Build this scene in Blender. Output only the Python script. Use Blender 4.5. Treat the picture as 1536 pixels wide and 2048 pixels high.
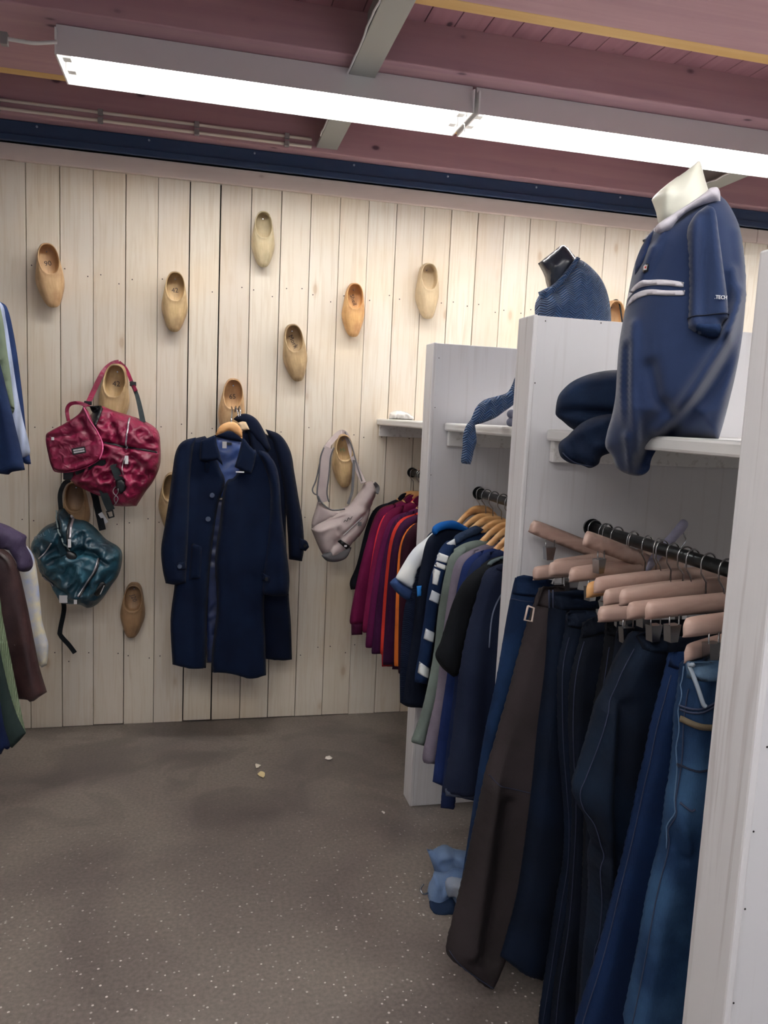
import bpy, bmesh, math, random
import numpy as np
from mathutils import Vector, Matrix
from mathutils.geometry import delaunay_2d_cdt

S = bpy.context.scene
for o in list(bpy.data.objects):
    bpy.data.objects.remove(o, do_unlink=True)
COL = S.collection
random.seed(7)

# ------------------------------------------------------------------ camera
FPX, YAW, PITCH, ROLL, EYE = 1557.1, 0.234767, -0.122567, 0.045819, 1.45
def cam_axes():
    cy, sy, cp, sp = math.cos(YAW), math.sin(YAW), math.cos(PITCH), math.sin(PITCH)
    f = Vector((sy*cp, cy*cp, sp)); r = Vector((cy, -sy, 0)); u = r.cross(f)
    c, s = math.cos(ROLL), math.sin(ROLL)
    return r*c + u*s, u*c - r*s, f
CR, CU, CF = cam_axes()
cd = bpy.data.cameras.new('camera'); cam = bpy.data.objects.new('camera', cd); COL.objects.link(cam)
cd.sensor_fit = 'VERTICAL'; cd.sensor_height = 36; cd.lens = FPX*36/2048; cd.clip_start = 0.02
cam.matrix_world = Matrix(((CR.x, CU.x, -CF.x, 0), (CR.y, CU.y, -CF.y, 0), (CR.z, CU.z, -CF.z, EYE), (0, 0, 0, 1)))
S.camera = cam

# ------------------------------------------------------------------ world, lights, exposure
w = bpy.data.worlds.new('world'); S.world = w; w.use_nodes = True
w.node_tree.nodes['Background'].inputs[0].default_value = (0.62, 0.72, 1.0, 1)
w.node_tree.nodes['Background'].inputs[1].default_value = 0.30
S.view_settings.view_transform = 'Standard'; S.view_settings.look = 'None'
S.view_settings.exposure = 0.25; S.view_settings.gamma = 1.0; S.view_settings.use_curve_mapping = False
TUBE_POWER = 36.0          # emission strength of the fluorescent tubes

D = 3.58                   # distance of the plank wall
def ray(x, y): return CF + CR*((x-768)/FPX) - CU*((y-1024)/FPX)
def atY(x, y, Y): d = ray(x, y); return Vector((0, 0, EYE)) + d*(Y/d.y)
def atZ(x, y, Z): d = ray(x, y); return Vector((0, 0, EYE)) + d*((Z-EYE)/d.z)

class Plane:
    """upright plane through (x0, y0), turned by a about the vertical; u runs along it, v is height, h comes towards the viewer"""
    def __init__(s, y0, x0=0.98, a=0.0):
        s.o = Vector((x0, y0, 0)); s.U = Vector((math.cos(a), math.sin(a), 0)); s.N = Vector((math.sin(a), -math.cos(a), 0))
    def uv(s, q):
        d = ray(*q); c = Vector((0, 0, EYE)); t = (s.o-c).dot(s.N)/d.dot(s.N); p = c+d*t
        return ((p-s.o).dot(s.U), p.z)
    def px(s, pts): return [s.uv(q) for q in pts]
    def P(s, u, v, h=0): 
        p = s.o + s.U*u + s.N*h; return Vector((p.x, p.y, v))

# ------------------------------------------------------------------ materials
def srgb(c):
    return tuple([(x/255/12.92 if x/255 <= .04045 else ((x/255+.055)/1.055)**2.4) for x in c]) + (1,)
MATS = {}
def newmat(name):
    m = bpy.data.materials.new(name); m.use_nodes = True
    nt = m.node_tree; b = nt.nodes['Principled BSDF']; return m, nt, b
def N(nt, t, **k):
    n = nt.nodes.new(t)
    for a, v in k.items():
        if a in n.inputs.keys(): n.inputs[a].default_value = v
        else: setattr(n, a, v)
    return n
def coords(nt, scale=(1, 1, 1), rot=(0, 0, 0)):
    tc = N(nt, 'ShaderNodeTexCoord'); mp = N(nt, 'ShaderNodeMapping'); nt.links.new(tc.outputs['Object'], mp.inputs[0])
    mp.inputs['Scale'].default_value = scale; mp.inputs['Rotation'].default_value = rot
    return mp.outputs[0]
def ramp(nt, fac, stops):
    r = N(nt, 'ShaderNodeValToRGB'); nt.links.new(fac, r.inputs[0])
    e = r.color_ramp.elements
    while len(e) < len(stops): e.new(.5)
    for i, (p, c) in enumerate(stops):
        e[i].position = p; e[i].color = c if len(c) == 4 else srgb(c)
    return r.outputs[0]
def mix(nt, fac, a, b, mode='MIX'):
    n = N(nt, 'ShaderNodeMix', data_type='RGBA', blend_type=mode)
    for s, v in ((0, fac), (6, a), (7, b)):
        if hasattr(v, 'links') or hasattr(v, 'is_linked'): nt.links.new(v, n.inputs[s])
        else: n.inputs[s].default_value = v
    return n.outputs[2]
def math_(nt, op, a, b=None):
    n = N(nt, 'ShaderNodeMath', operation=op)
    for s, v in ((0, a), (1, b)):
        if v is None: continue
        if hasattr(v, 'is_linked'): nt.links.new(v, n.inputs[s])
        else: n.inputs[s].default_value = v
    return n.outputs[0]
def bump(nt, b, h, strength=.3, dist=.002):
    n = N(nt, 'ShaderNodeBump'); n.inputs['Strength'].default_value = strength; n.inputs['Distance'].default_value = dist
    nt.links.new(h, n.inputs['Height']); nt.links.new(n.outputs[0], b.inputs['Normal'])
def plain(name, c, rough=.5, metal=0, spec=.5):
    if name in MATS: return MATS[name]
    m, nt, b = newmat(name); b.inputs['Base Color'].default_value = srgb(c); b.inputs['Roughness'].default_value = rough
    b.inputs['Metallic'].default_value = metal; b.inputs['Specular IOR Level'].default_value = spec
    MATS[name] = m; return m
def cloth(name, c, c2=None, rough=.9, big=6, fine=500, bstr=.25, sheen=.0, spec=.15, wav=None, crumple=0):
    if name in MATS: return MATS[name]
    m, nt, b = newmat(name); v = coords(nt)
    c2 = c2 or tuple(min(255, x*1.25+6) for x in c)
    n1 = N(nt, 'ShaderNodeTexNoise', Scale=big, Detail=5.0); nt.links.new(v, n1.inputs[0])
    n2 = N(nt, 'ShaderNodeTexNoise', Scale=fine, Detail=2.0); nt.links.new(v, n2.inputs[0])
    col = ramp(nt, n1.outputs[0], [(.35, c), (.7, c2)])
    col = mix(nt, .12, col, n2.outputs[0], 'OVERLAY')
    nt.links.new(col, b.inputs['Base Color']); b.inputs['Roughness'].default_value = rough
    b.inputs['Sheen Weight'].default_value = sheen; b.inputs['Sheen Roughness'].default_value = .5
    b.inputs['Specular IOR Level'].default_value = spec
    h = n2.outputs[0]
    if wav:                                     # ribbed or herringbone knit
        wv = N(nt, 'ShaderNodeTexWave', Scale=wav[0], Distortion=wav[1]); wv.bands_direction = wav[2]
        nt.links.new(v, wv.inputs[0]); h = wv.outputs[1]; bstr = wav[3]
        nt.links.new(mix(nt, .35, col, wv.outputs[0], 'MULTIPLY'), b.inputs['Base Color'])
    if crumple:
        n5 = N(nt, 'ShaderNodeTexNoise', Scale=26, Detail=4.0, Distortion=1.5); nt.links.new(v, n5.inputs[0]); n5.noise_type = 'RIDGED_MULTIFRACTAL'
        bump(nt, b, n5.outputs[0], crumple, .02)
    else: bump(nt, b, h, bstr, .003)
    MATS[name] = m; return m
def denim(name, c, worn, amount=.62):
    if name in MATS: return MATS[name]
    m, nt, b = newmat(name); v = coords(nt)
    n1 = N(nt, 'ShaderNodeTexNoise', Scale=7, Detail=6.0); nt.links.new(v, n1.inputs[0])
    v2 = coords(nt, (900, 900, 120)); n2 = N(nt, 'ShaderNodeTexNoise', Scale=1, Detail=1.0); nt.links.new(v2, n2.inputs[0])
    col = ramp(nt, n1.outputs[0], [(.4, c), (amount+.15, worn)])
    col = mix(nt, .2, col, n2.outputs[0], 'OVERLAY')
    nt.links.new(col, b.inputs['Base Color']); b.inputs['Roughness'].default_value = .85; b.inputs['Specular IOR Level'].default_value = .2
    bump(nt, b, n2.outputs[0], .25, .002)
    MATS[name] = m; return m
def wood(name, c, c2, axis=2, scale=1.0, rough=.6, dirt=None, bst=.15):
    if name in MATS: return MATS[name]
    m, nt, b = newmat(name); sc = [40*scale]*3; sc[axis] = 3*scale; v = coords(nt, tuple(sc))
    n1 = N(nt, 'ShaderNodeTexNoise', Scale=1, Detail=6.0, Distortion=.6); nt.links.new(v, n1.inputs[0])
    col = ramp(nt, n1.outputs[0], [(.35, c), (.65, c2)])
    if dirt:
        v3 = coords(nt); n3 = N(nt, 'ShaderNodeTexNoise', Scale=3.2, Detail=5.0); nt.links.new(v3, n3.inputs[0])
        f = ramp(nt, n3.outputs[0], [(.42, (0, 0, 0)), (.72, (220, 220, 220))])
        col = mix(nt, f, col, srgb(dirt))
    nt.links.new(col, b.inputs['Base Color']); b.inputs['Roughness'].default_value = rough
    bump(nt, b, n1.outputs[0], bst, .002)
    MATS[name] = m; return m
def painted_wood(name, c, c2, grain_axis, rough=.5, bst=.35):
    m, nt, b = newmat(name); sc = [60]*3; sc[grain_axis] = 2.5; v = coords(nt, tuple(sc))
    n1 = N(nt, 'ShaderNodeTexNoise', Scale=1, Detail=4.0, Distortion=.3); nt.links.new(v, n1.inputs[0])
    nt.links.new(ramp(nt, n1.outputs[0], [(.3, c2), (.45, c), (1, c)]), b.inputs['Base Color'])
    b.inputs['Roughness'].default_value = rough; bump(nt, b, n1.outputs[0], bst, .003); return m

# cream plank wall
def plank_mat():
    m, nt, b = newmat('cream_plank_paint')
    tc = N(nt, 'ShaderNodeTexCoord'); sp = N(nt, 'ShaderNodeSeparateXYZ'); nt.links.new(tc.outputs['Object'], sp.inputs[0])
    idx = math_(nt, 'FLOOR', math_(nt, 'DIVIDE', math_(nt, 'ADD', sp.outputs[0], .713), .1304))
    wn = N(nt, 'ShaderNodeTexWhiteNoise', noise_dimensions='1D'); nt.links.new(idx, wn.inputs['W'])
    base = ramp(nt, wn.outputs[0], [(0, (222, 212, 198)), (.35, (228, 221, 208)), (.7, (227, 217, 200)), (1, (218, 207, 193))])
    off = N(nt, 'ShaderNodeCombineXYZ'); nt.links.new(math_(nt, 'MULTIPLY', sp.outputs[0], 34), off.inputs[0]); nt.links.new(math_(nt, 'MULTIPLY', idx, 7.7), off.inputs[1])
    nt.links.new(math_(nt, 'MULTIPLY', sp.outputs[2], 1.6), off.inputs[2])
    g = N(nt, 'ShaderNodeTexNoise', Scale=1.6, Detail=7.0, Distortion=1.4); nt.links.new(off.outputs[0], g.inputs[0])
    col = mix(nt, ramp(nt, g.outputs[0], [(.46, (0, 0, 0)), (.72, (190, 190, 190))]), base, srgb((200, 182, 156)))
    # knots
    kv = N(nt, 'ShaderNodeCombineXYZ'); nt.links.new(math_(nt, 'MULTIPLY', sp.outputs[0], 7.6), kv.inputs[0]); nt.links.new(idx, kv.inputs[1]); nt.links.new(math_(nt, 'MULTIPLY', sp.outputs[2], 3.2), kv.inputs[2])
    vo = N(nt, 'ShaderNodeTexVoronoi', Scale=1.0); nt.links.new(kv.outputs[0], vo.inputs[0])
    kn = ramp(nt, vo.outputs['Distance'], [(.05, (210, 210, 210)), (.09, (120, 120, 120)), (.16, (0, 0, 0))])
    col = mix(nt, kn, col, srgb((186, 158, 128)))
    # warm stains
    s1 = N(nt, 'ShaderNodeTexNoise', Scale=2.2, Detail=3.0); nt.links.new(tc.outputs['Object'], s1.inputs[0])
    col = mix(nt, ramp(nt, s1.outputs[0], [(.48, (0, 0, 0)), (.75, (170, 170, 170))]), col, srgb((222, 196, 156)))
    # scuffed grime low down
    zz = ramp(nt, sp.outputs[2], [(0.0, (110, 110, 110)), (.09, (0, 0, 0))])
    n4 = N(nt, 'ShaderNodeTexNoise', Scale=9, Detail=6.0); nt.links.new(tc.outputs['Object'], n4.inputs[0])
    col = mix(nt, mix(nt, 1.0, zz, n4.outputs[0], 'MULTIPLY'), col, srgb((120, 96, 70)))
    nt.links.new(col, b.inputs['Base Color']); b.inputs['Roughness'].default_value = .62
    bump(nt, b, g.outputs[0], .12, .003)
    return m
def floor_mat():
    m, nt, b = newmat('worn_grey_concrete'); tc = N(nt, 'ShaderNodeTexCoord'); v = tc.outputs['Object']
    a = N(nt, 'ShaderNodeTexNoise', Scale=1.5, Detail=8.0, Distortion=.7); nt.links.new(v, a.inputs[0])
    f = N(nt, 'ShaderNodeTexNoise', Scale=90, Detail=3.0); nt.links.new(v, f.inputs[0])
    c = ramp(nt, a.outputs[0], [(.30, (84, 78, 76)), (.42, (104, 96, 92)), (.55, (116, 108, 102)), (.85, (126, 117, 110))])
    c = mix(nt, .5, c, f.outputs[0], 'OVERLAY')
    vo = N(nt, 'ShaderNodeTexVoronoi', Scale=95, Randomness=1.0); nt.links.new(v, vo.inputs[0])
    pick = N(nt, 'ShaderNodeSeparateColor'); nt.links.new(vo.outputs['Color'], pick.inputs[0])
    glint_chip = math_(nt, 'MULTIPLY', math_(nt, 'LESS_THAN', vo.outputs['Distance'], math_(nt, 'MULTIPLY', pick.outputs[2], .32)), math_(nt, 'GREATER_THAN', pick.outputs[0], .66))  # chips with their glints painted in as pale colour, stronger towards the viewer
    zone = N(nt, 'ShaderNodeSeparateXYZ'); nt.links.new(v, zone.inputs[0])
    near = N(nt, 'ShaderNodeMapRange'); near.inputs[1].default_value = 2.9; near.inputs[2].default_value = 1.6; nt.links.new(zone.outputs[1], near.inputs[0])
    vv = math_(nt, 'POWER', pick.outputs[1], 1.0); th = math_(nt, 'MULTIPLY', math_(nt, 'MULTIPLY', near.outputs[0], vv), glint_chip)
    c = mix(nt, th, c, srgb((240, 236, 230)))
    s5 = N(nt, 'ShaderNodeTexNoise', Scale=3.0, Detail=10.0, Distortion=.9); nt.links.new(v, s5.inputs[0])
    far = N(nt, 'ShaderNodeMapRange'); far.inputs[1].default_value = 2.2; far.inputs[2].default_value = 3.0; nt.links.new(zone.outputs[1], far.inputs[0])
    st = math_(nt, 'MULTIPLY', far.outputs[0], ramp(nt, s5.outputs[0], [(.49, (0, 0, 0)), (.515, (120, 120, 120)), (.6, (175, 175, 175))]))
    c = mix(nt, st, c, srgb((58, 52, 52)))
    nt.links.new(c, b.inputs['Base Color'])
    nt.links.new(ramp(nt, a.outputs[0], [(.3, (150, 150, 150)), (.7, (165, 165, 165))]), b.inputs['Roughness'])
    b.inputs['Roughness'].default_value = .5
    hh = mix(nt, .6, f.outputs[0], a.outputs[0]); bump(nt, b, hh, .35, .004)
    return m
def joist_mat(name, c, c2, knot, grain=0):
    m, nt, b = newmat(name); sc = [22]*3; sc[grain] = 1.2; v = coords(nt, tuple(sc))
    n1 = N(nt, 'ShaderNodeTexNoise', Scale=1, Detail=6.0, Distortion=.5); nt.links.new(v, n1.inputs[0])
    col = ramp(nt, n1.outputs[0], [(.35, c), (.7, c2)])
    sc2 = [11]*3; sc2[grain] = 6; v2 = coords(nt, tuple(sc2)); vo = N(nt, 'ShaderNodeTexVoronoi', Scale=.9); nt.links.new(v2, vo.inputs[0])
    col = mix(nt, ramp(nt, vo.outputs['Distance'], [(.06, (255, 255, 255)), (.12, (90, 90, 90)), (.2, (0, 0, 0))]), col, srgb(knot))
    nt.links.new(col, b.inputs['Base Color']); b.inputs['Roughness'].default_value = .75
    bump(nt, b, n1.outputs[0], .2, .003); return m

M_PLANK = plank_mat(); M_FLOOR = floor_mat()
M_RED = joist_mat('mauve_red_stain', (178, 140, 150), (192, 154, 160), (104, 76, 90), 0)
M_REDP = joist_mat('dark_red_ceiling_boards', (158, 112, 124), (172, 126, 136), (84, 58, 72), 1)
M_BATTEN = joist_mat('bare_pine', (214, 172, 108), (224, 188, 128), (190, 130, 84), 0)
M_TRIM = joist_mat('whitewashed_trim', (226, 210, 202), (234, 220, 212), (176, 150, 138), 0)
M_NAVYBEAM = plain('navy_steel_paint', (38, 62, 98), .5)
M_GREYSTEEL = plain('grey_steel_paint', (158, 160, 156), .45)
M_WHITE = plain('white_enamel', (232, 232, 230), .35)
M_UNIT = painted_wood('white_paint_brushed', (214, 214, 218), (206, 205, 208), 2, .5, .12)
M_UNITE = painted_wood('white_paint_worn_edge', (220, 219, 222), (196, 192, 194), 2, .5, .4)
M_UNITH = painted_wood('white_paint_shelf', (226, 226, 226), (196, 194, 192), 1, .4, .2)
M_BLACK = cloth('black_webbing', (20, 24, 28), (34, 38, 42), .7, 20, 800)
M_BPL = plain('black_plastic', (16, 18, 22), .35)
M_STEEL = plain('chrome_wire', (170, 172, 176), .25, 1)
M_DSTEEL = plain('dark_steel_tube', (62, 66, 68), .3, .9)
M_GAP = plain('dark_gap', (12, 8, 12), .9)
M_TAG = plain('white_card', (225, 225, 228), .6)
M_HW = wood('honey_wood', (206, 150, 94), (226, 178, 122), 0, 1, .4)
M_HP = wood('pale_pink_wood', (184, 154, 142), (202, 174, 162), 0, 1, .4)

# ------------------------------------------------------------------ object helpers
def link(name, me, mat=None, parent=None, loc=None):
    o = bpy.data.objects.new(name, me); COL.objects.link(o)
    if mat is not None:
        for mm in (mat if isinstance(mat, (list, tuple)) else [mat]): me.materials.append(mm)
    if parent is not None: o.parent = parent
    if loc is not None: o.location = loc
    return o
USED = {}
def tag(o, label, cat, group=None, kind=None):
    if label: o['label'] = label
    if cat: o['category'] = cat
    if group: o['group'] = group
    if kind: o['kind'] = kind
    return o
def thing(name, label, cat, group=None):
    return tag(link(name, None), label, cat, group)
def obj(name, bm, mat, parent=None, smooth=False):
    me = bpy.data.meshes.new(name); bmesh.ops.recalc_face_normals(bm, faces=bm.faces); bm.to_mesh(me); bm.free()
    if smooth: me.polygons.foreach_set('use_smooth', [True]*len(me.polygons))
    return link(name, me, mat, parent)
def box(bm, x0, x1, y0, y1, z0, z1, bev=0):
    r = bmesh.ops.create_cube(bm, size=1, matrix=Matrix.Translation(((x0+x1)/2, (y0+y1)/2, (z0+z1)/2)) @ Matrix.Diagonal((abs(x1-x0), abs(y1-y0), abs(z1-z0), 1)))
    if bev:
        ed = list({e for v in r['verts'] for e in v.link_edges}); bmesh.ops.bevel(bm, geom=ed, offset=bev, segments=2, affect='EDGES', profile=.5)
def bx(name, dims, mat, parent=None, bev=0):
    bm = bmesh.new(); box(bm, *dims, bev=bev); return obj(name, bm, mat, parent)
def struct(name, dims, mat, bev=0):
    o = bx(name, dims, mat, None, bev); o['kind'] = 'structure'; return o
def tube_bm(bm, pts, r, n=8, closed=False):
    pts = [Vector(p) for p in pts]; rings = []; prev = None
    for i, p in enumerate(pts):
        t = (pts[min(i+1, len(pts)-1)]-pts[max(i-1, 0)]).normalized()
        if prev is None:
            a = Vector((0, 0, 1)) if abs(t.z) < .9 else Vector((1, 0, 0)); s = t.cross(a).normalized()
        else: s = (prev - t*prev.dot(t)).normalized()
        prev = s; b = t.cross(s); rr = r[i] if isinstance(r, (list, tuple)) else r
        rings.append([bm.verts.new(p+(s*math.cos(k*2*math.pi/n)+b*math.sin(k*2*math.pi/n))*rr) for k in range(n)])
    for a, b in zip(rings, rings[1:]):
        for k in range(n): bm.faces.new((a[k], a[(k+1) % n], b[(k+1) % n], b[k]))
    bm.faces.new(rings[0]); bm.faces.new(list(reversed(rings[-1])))
def tube(name, pts, r, mat, parent=None, n=8):
    bm = bmesh.new(); tube_bm(bm, pts, r, n); return obj(name, bm, mat, parent, True)
def spline(pts, k=6, closed=False):
    pts = [Vector(p) for p in pts]; n = len(pts); out = []
    for i in range(n if closed else n-1):
        g = (lambda j: pts[j % n]) if closed else (lambda j: pts[max(0, min(n-1, j))])
        p0, p1, p2, p3 = g(i-1), g(i), g(i+1), g(i+2)
        if (p2-p1).length < 1e-9:
            out.append(p1.copy()); continue
        for s in range(k):
            t = s/k; out.append(.5*((2*p1)+(p2-p0)*t+(2*p0-5*p1+4*p2-p3)*t*t+(3*p1-p0-3*p2+p3)*t**3))
    if not closed: out.append(pts[-1])
    return out
def strap(name, pts, w, th, mat, parent, nrm=Vector((0, -1, 0)), k=6):
    """flat webbing along a 3-D path"""
    pts = spline(pts, k); bm = bmesh.new(); rings = []
    for i, p in enumerate(pts):
        t = (pts[min(i+1, len(pts)-1)]-pts[max(i-1, 0)]).normalized(); s = t.cross(nrm).normalized(); nn = s.cross(t)
        ww = (w[0]+(w[1]-w[0])*i/(len(pts)-1)) if isinstance(w, tuple) else w
        rings.append([bm.verts.new(p+s*a*ww/2+nn*b*th/2) for a, b in ((-1, -1), (1, -1), (1, 1), (-1, 1))])
    for a, b in zip(rings, rings[1:]):
        for q in range(4): bm.faces.new((a[q], a[(q+1) % 4], b[(q+1) % 4], b[q]))
    bm.faces.new(rings[0]); bm.faces.new(list(reversed(rings[-1])))
    return obj(name, bm, mat, parent)

def seg_dist(U, V, pl, closed=False):
    d = np.full(U.shape, 1e9); n = len(pl)
    for i in range(n if closed else n-1):
        ax, ay = pl[i]; bx_, by = pl[(i+1) % n]; dx, dy = bx_-ax, by-ay; L = dx*dx+dy*dy+1e-12
        t = np.clip(((U-ax)*dx+(V-ay)*dy)/L, 0, 1); d = np.minimum(d, np.hypot(U-ax-t*dx, V-ay-t*dy))
    return d
def vnoise(U, V, s, seed):
    rs = np.random.RandomState(seed); o = np.zeros_like(U)
    for i in range(7):
        a = rs.rand()*6.28; f = s*(.5+rs.rand()*1.6); o += np.sin((U*np.cos(a)+V*np.sin(a))*f+rs.rand()*6.28+1.3*np.sin((U*np.sin(a)-V*np.cos(a))*f*.6+rs.rand()*6))/7
    return o*1.6
def ridge(U, V, s, seed): return 1-2*np.abs(vnoise(U, V, s, seed))
def inside(U, V, pl):
    c = np.zeros(U.shape, bool); n = len(pl)
    for i in range(n):
        x1, y1 = pl[i]; x2, y2 = pl[(i+1) % n]
        if y1 == y2: continue
        m = ((y1 > V) != (y2 > V)) & (U < (x2-x1)*(V-y1)/(y2-y1)+x1); c ^= m
    return c
def puff(name, poly, pl, T, R, mat, parent=None, back=.6, creases=(), wr=None, folds=None, step=.012, base=None, lift=0.0, smooth=True, sharp=False, tv=None):
    """a soft form: the outline poly (plane coordinates) filled out to thickness T, with creases, wrinkles and hanging folds"""
    P2 = [(p[0], p[1]) for p in poly]
    if not sharp:
        P3 = []; m = len(P2)
        for i in range(m):
            a, b, c = P2[i-1], P2[i], P2[(i+1) % m]; a1 = math.atan2(b[1]-a[1], b[0]-a[0]); a2 = math.atan2(c[1]-b[1], c[0]-b[0])
            P3.append(b)
            if abs((a2-a1+math.pi) % (2*math.pi)-math.pi) > .95: P3.append(b)
        P2 = P3
    if not sharp: P2 = [(q.x, q.y) for q in spline([(a, b, 0) for a, b in P2], 5, True)]
    bd = []
    n = len(P2)
    for i in range(n):
        a, b = P2[i], P2[(i+1) % n]; L = math.hypot(b[0]-a[0], b[1]-a[1])
        if L < 1e-5: continue
        k = max(1, int(L/step)) if sharp or L > step*1.5 else 1
        for j in range(k): bd.append((a[0]+(b[0]-a[0])*j/k, a[1]+(b[1]-a[1])*j/k))
    # drop points that crowd
    bb = [bd[0]]
    for q in bd[1:]:
        if math.hypot(q[0]-bb[-1][0], q[1]-bb[-1][1]) > step*.35: bb.append(q)
    bd = bb
    us = [q[0] for q in bd]; vs = [q[1] for q in bd]
    gu, gv = np.meshgrid(np.arange(min(us), max(us), step), np.arange(min(vs), max(vs), step*.866))
    gu = gu + (np.arange(gu.shape[0]) % 2)[:, None]*step/2; gu = gu.ravel(); gv = gv.ravel()
    k = inside(gu, gv, bd); gu, gv = gu[k], gv[k]; k = seg_dist(gu, gv, bd, True) > step*.45; gu, gv = gu[k], gv[k]
    nb = len(bd); allp = [Vector(q) for q in bd]+[Vector((a, b)) for a, b in zip(gu, gv)]
    V2, E2, F2, ov, oe, of = delaunay_2d_cdt(allp, [(i, (i+1) % nb) for i in range(nb)], [], 1, 1e-6)
    U = np.array([v.x for v in V2]); V = np.array([v.y for v in V2])
    db = seg_dist(U, V, bd, True); isb = db < 1e-5
    def hf(U, V, db=None):
        if db is None: db = seg_dist(U, V, bd, True)
        e = np.clip(db/R, 0, 1); env = np.sqrt(np.clip(1-(1-e)**2, 0, 1)); h = T*env*(tv(U, V) if tv else 1)
        if folds: h = h + env*folds[0]*np.sin(U*folds[1]+2.0*vnoise(U, V, 4, folds[2])+folds[2])*np.clip(.25+(max(vs)-V)/.5, 0, 1)
        if wr: h = h + env*wr[0]*(ridge(U, V, wr[1], wr[2]) if len(wr) < 4 else vnoise(U, V, wr[1], wr[2]))
        for c in creases: h = h + np.minimum(env*1.5, 1)*c[1]*np.exp(-(seg_dist(U, V, c[0])/c[2])**2)
        return h
    h = hf(U, V, db)
    b0 = base(U, V) if base else np.zeros_like(U)
    verts = []; 
    for i in range(len(U)): verts.append(pl.P(U[i], V[i], b0[i]+h[i]+lift))
    bi = {}
    env = np.sqrt(np.clip(1-(1-np.clip(db/R, 0, 1))**2, 0, 1))
    for i in range(len(U)):
        if isb[i]: bi[i] = i
        else: bi[i] = len(verts); verts.append(pl.P(U[i], V[i], b0[i]-T*back*env[i]*(float(tv(U[i], V[i])) if tv else 1)+lift*(0 if base else 1)))
    faces = [tuple(f) for f in F2]+[tuple(bi[j] for j in reversed(f)) for f in F2]
    faces = [f for f in faces if len(set(f)) == len(f)]
    me = bpy.data.meshes.new(name); me.from_pydata([tuple(v) for v in verts], [], faces); me.validate()
    if smooth: me.polygons.foreach_set('use_smooth', [True]*len(me.polygons))
    o = link(name, me, mat, parent)
    surf = (lambda a, b: hf(np.asarray(a, float), np.asarray(b, float))+lift+(base(np.asarray(a, float), np.asarray(b, float)) if base else 0))
    return o, surf
def on(surf, pl, q, e=.002):
    u, v = pl.uv(q); return pl.P(u, v, float(surf(np.array([u]), np.array([v]))[0])+e)
def seam(name, pts, surf, pl, r, mat, parent, e=.001, k=5):
    P = spline([(a, b, 0) for a, b in pts], k); return tube(name, [on(surf, pl, (q.x, q.y), e) for q in P], r, mat, parent, 5)
def text(name, s, size, mat, parent, M, depth=.0006):
    c = bpy.data.curves.new(name, 'FONT'); c.body = s; c.size = size; c.extrude = depth; c.align_x = 'CENTER'; c.align_y = 'CENTER'; c.resolution_u = 2
    o = bpy.data.objects.new(name, c); COL.objects.link(o)
    dg = bpy.context.evaluated_depsgraph_get(); me = bpy.data.meshes.new_from_object(o.evaluated_get(dg)); bpy.data.objects.remove(o, do_unlink=True)
    t = link(name, me, mat, parent); me.transform(M); return t
def frame(p, right, up):
    r = right.normalized(); z = r.cross(up).normalized(); u = z.cross(r)
    return Matrix(((r.x, u.x, z.x, p.x), (r.y, u.y, z.y, p.y), (r.z, u.z, z.z, p.z), (0, 0, 0, 1)))
def disc(name, p, r, th, mat, parent, n=14, nrm=Vector((0, -1, 0))):
    bm = bmesh.new(); bmesh.ops.create_cone(bm, cap_ends=True, segments=n, radius1=r, radius2=r*.85, depth=th, matrix=Matrix.Translation(p) @ nrm.to_track_quat('Z', 'Y').to_matrix().to_4x4())
    return obj(name, bm, mat, parent)

# ================================================================== SETTING
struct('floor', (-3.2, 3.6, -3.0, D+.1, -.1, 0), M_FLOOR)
bm = bmesh.new(); edges = [-.713+.1304*i for i in range(-18, 31)]; random.seed(3)
for i, x in enumerate(edges):
    g = .0016 if abs(x+.061) > .03 else .004
    box(bm, x+g+random.random()*.0008, x+.1304-g*random.random(), D-.002*random.random(), D+.02, .004*random.random(), 2.42, .0012)
o = obj('wall_back', bm, M_PLANK); o['kind'] = 'structure'
bm = bmesh.new(); random.seed(5)
for x in edges:
    for z in (.33, .95, 1.36, 1.98):
        for s in (.025, .105):
            if random.random() < .8:
                c = Matrix.Translation((x+s+random.uniform(-.008, .008), D-.003, z+random.uniform(-.03, .03))) @ Matrix.Rotation(math.pi/2, 4, 'X')
                bmesh.ops.create_cone(bm, cap_ends=True, segments=8, radius1=.0026, radius2=.0026, depth=.002, matrix=c)
nl = obj('nail_head', bm, plain('rusty_nail', (60, 46, 44), .7), bpy.data.objects['wall_back']); nl['kind'] = 'stuff'
struct('wall_behind_planks', (-3.2, 3.6, D+.022, D+.12, 0, 2.95), M_GAP).name = 'wall_core'
bpy.data.objects['wall_core'].name = 'wall_north'
# trim board on top of the planks
for i, (a, b) in enumerate(((-3.2, 2.728), (2.732, 3.6))): struct('trim_%d' % (i+1), (a, b, D-.02, D+.02, 2.408, 2.473), M_TRIM, .003)
struct('wall_right', (3.5, 3.6, -3.0, D, 0, 2.9), plain('plaster', (205, 203, 200), .8))
struct('wall_left', (-1.75, -1.65, -3.0, D, 0, 2.9), MATS['plaster'])
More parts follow.
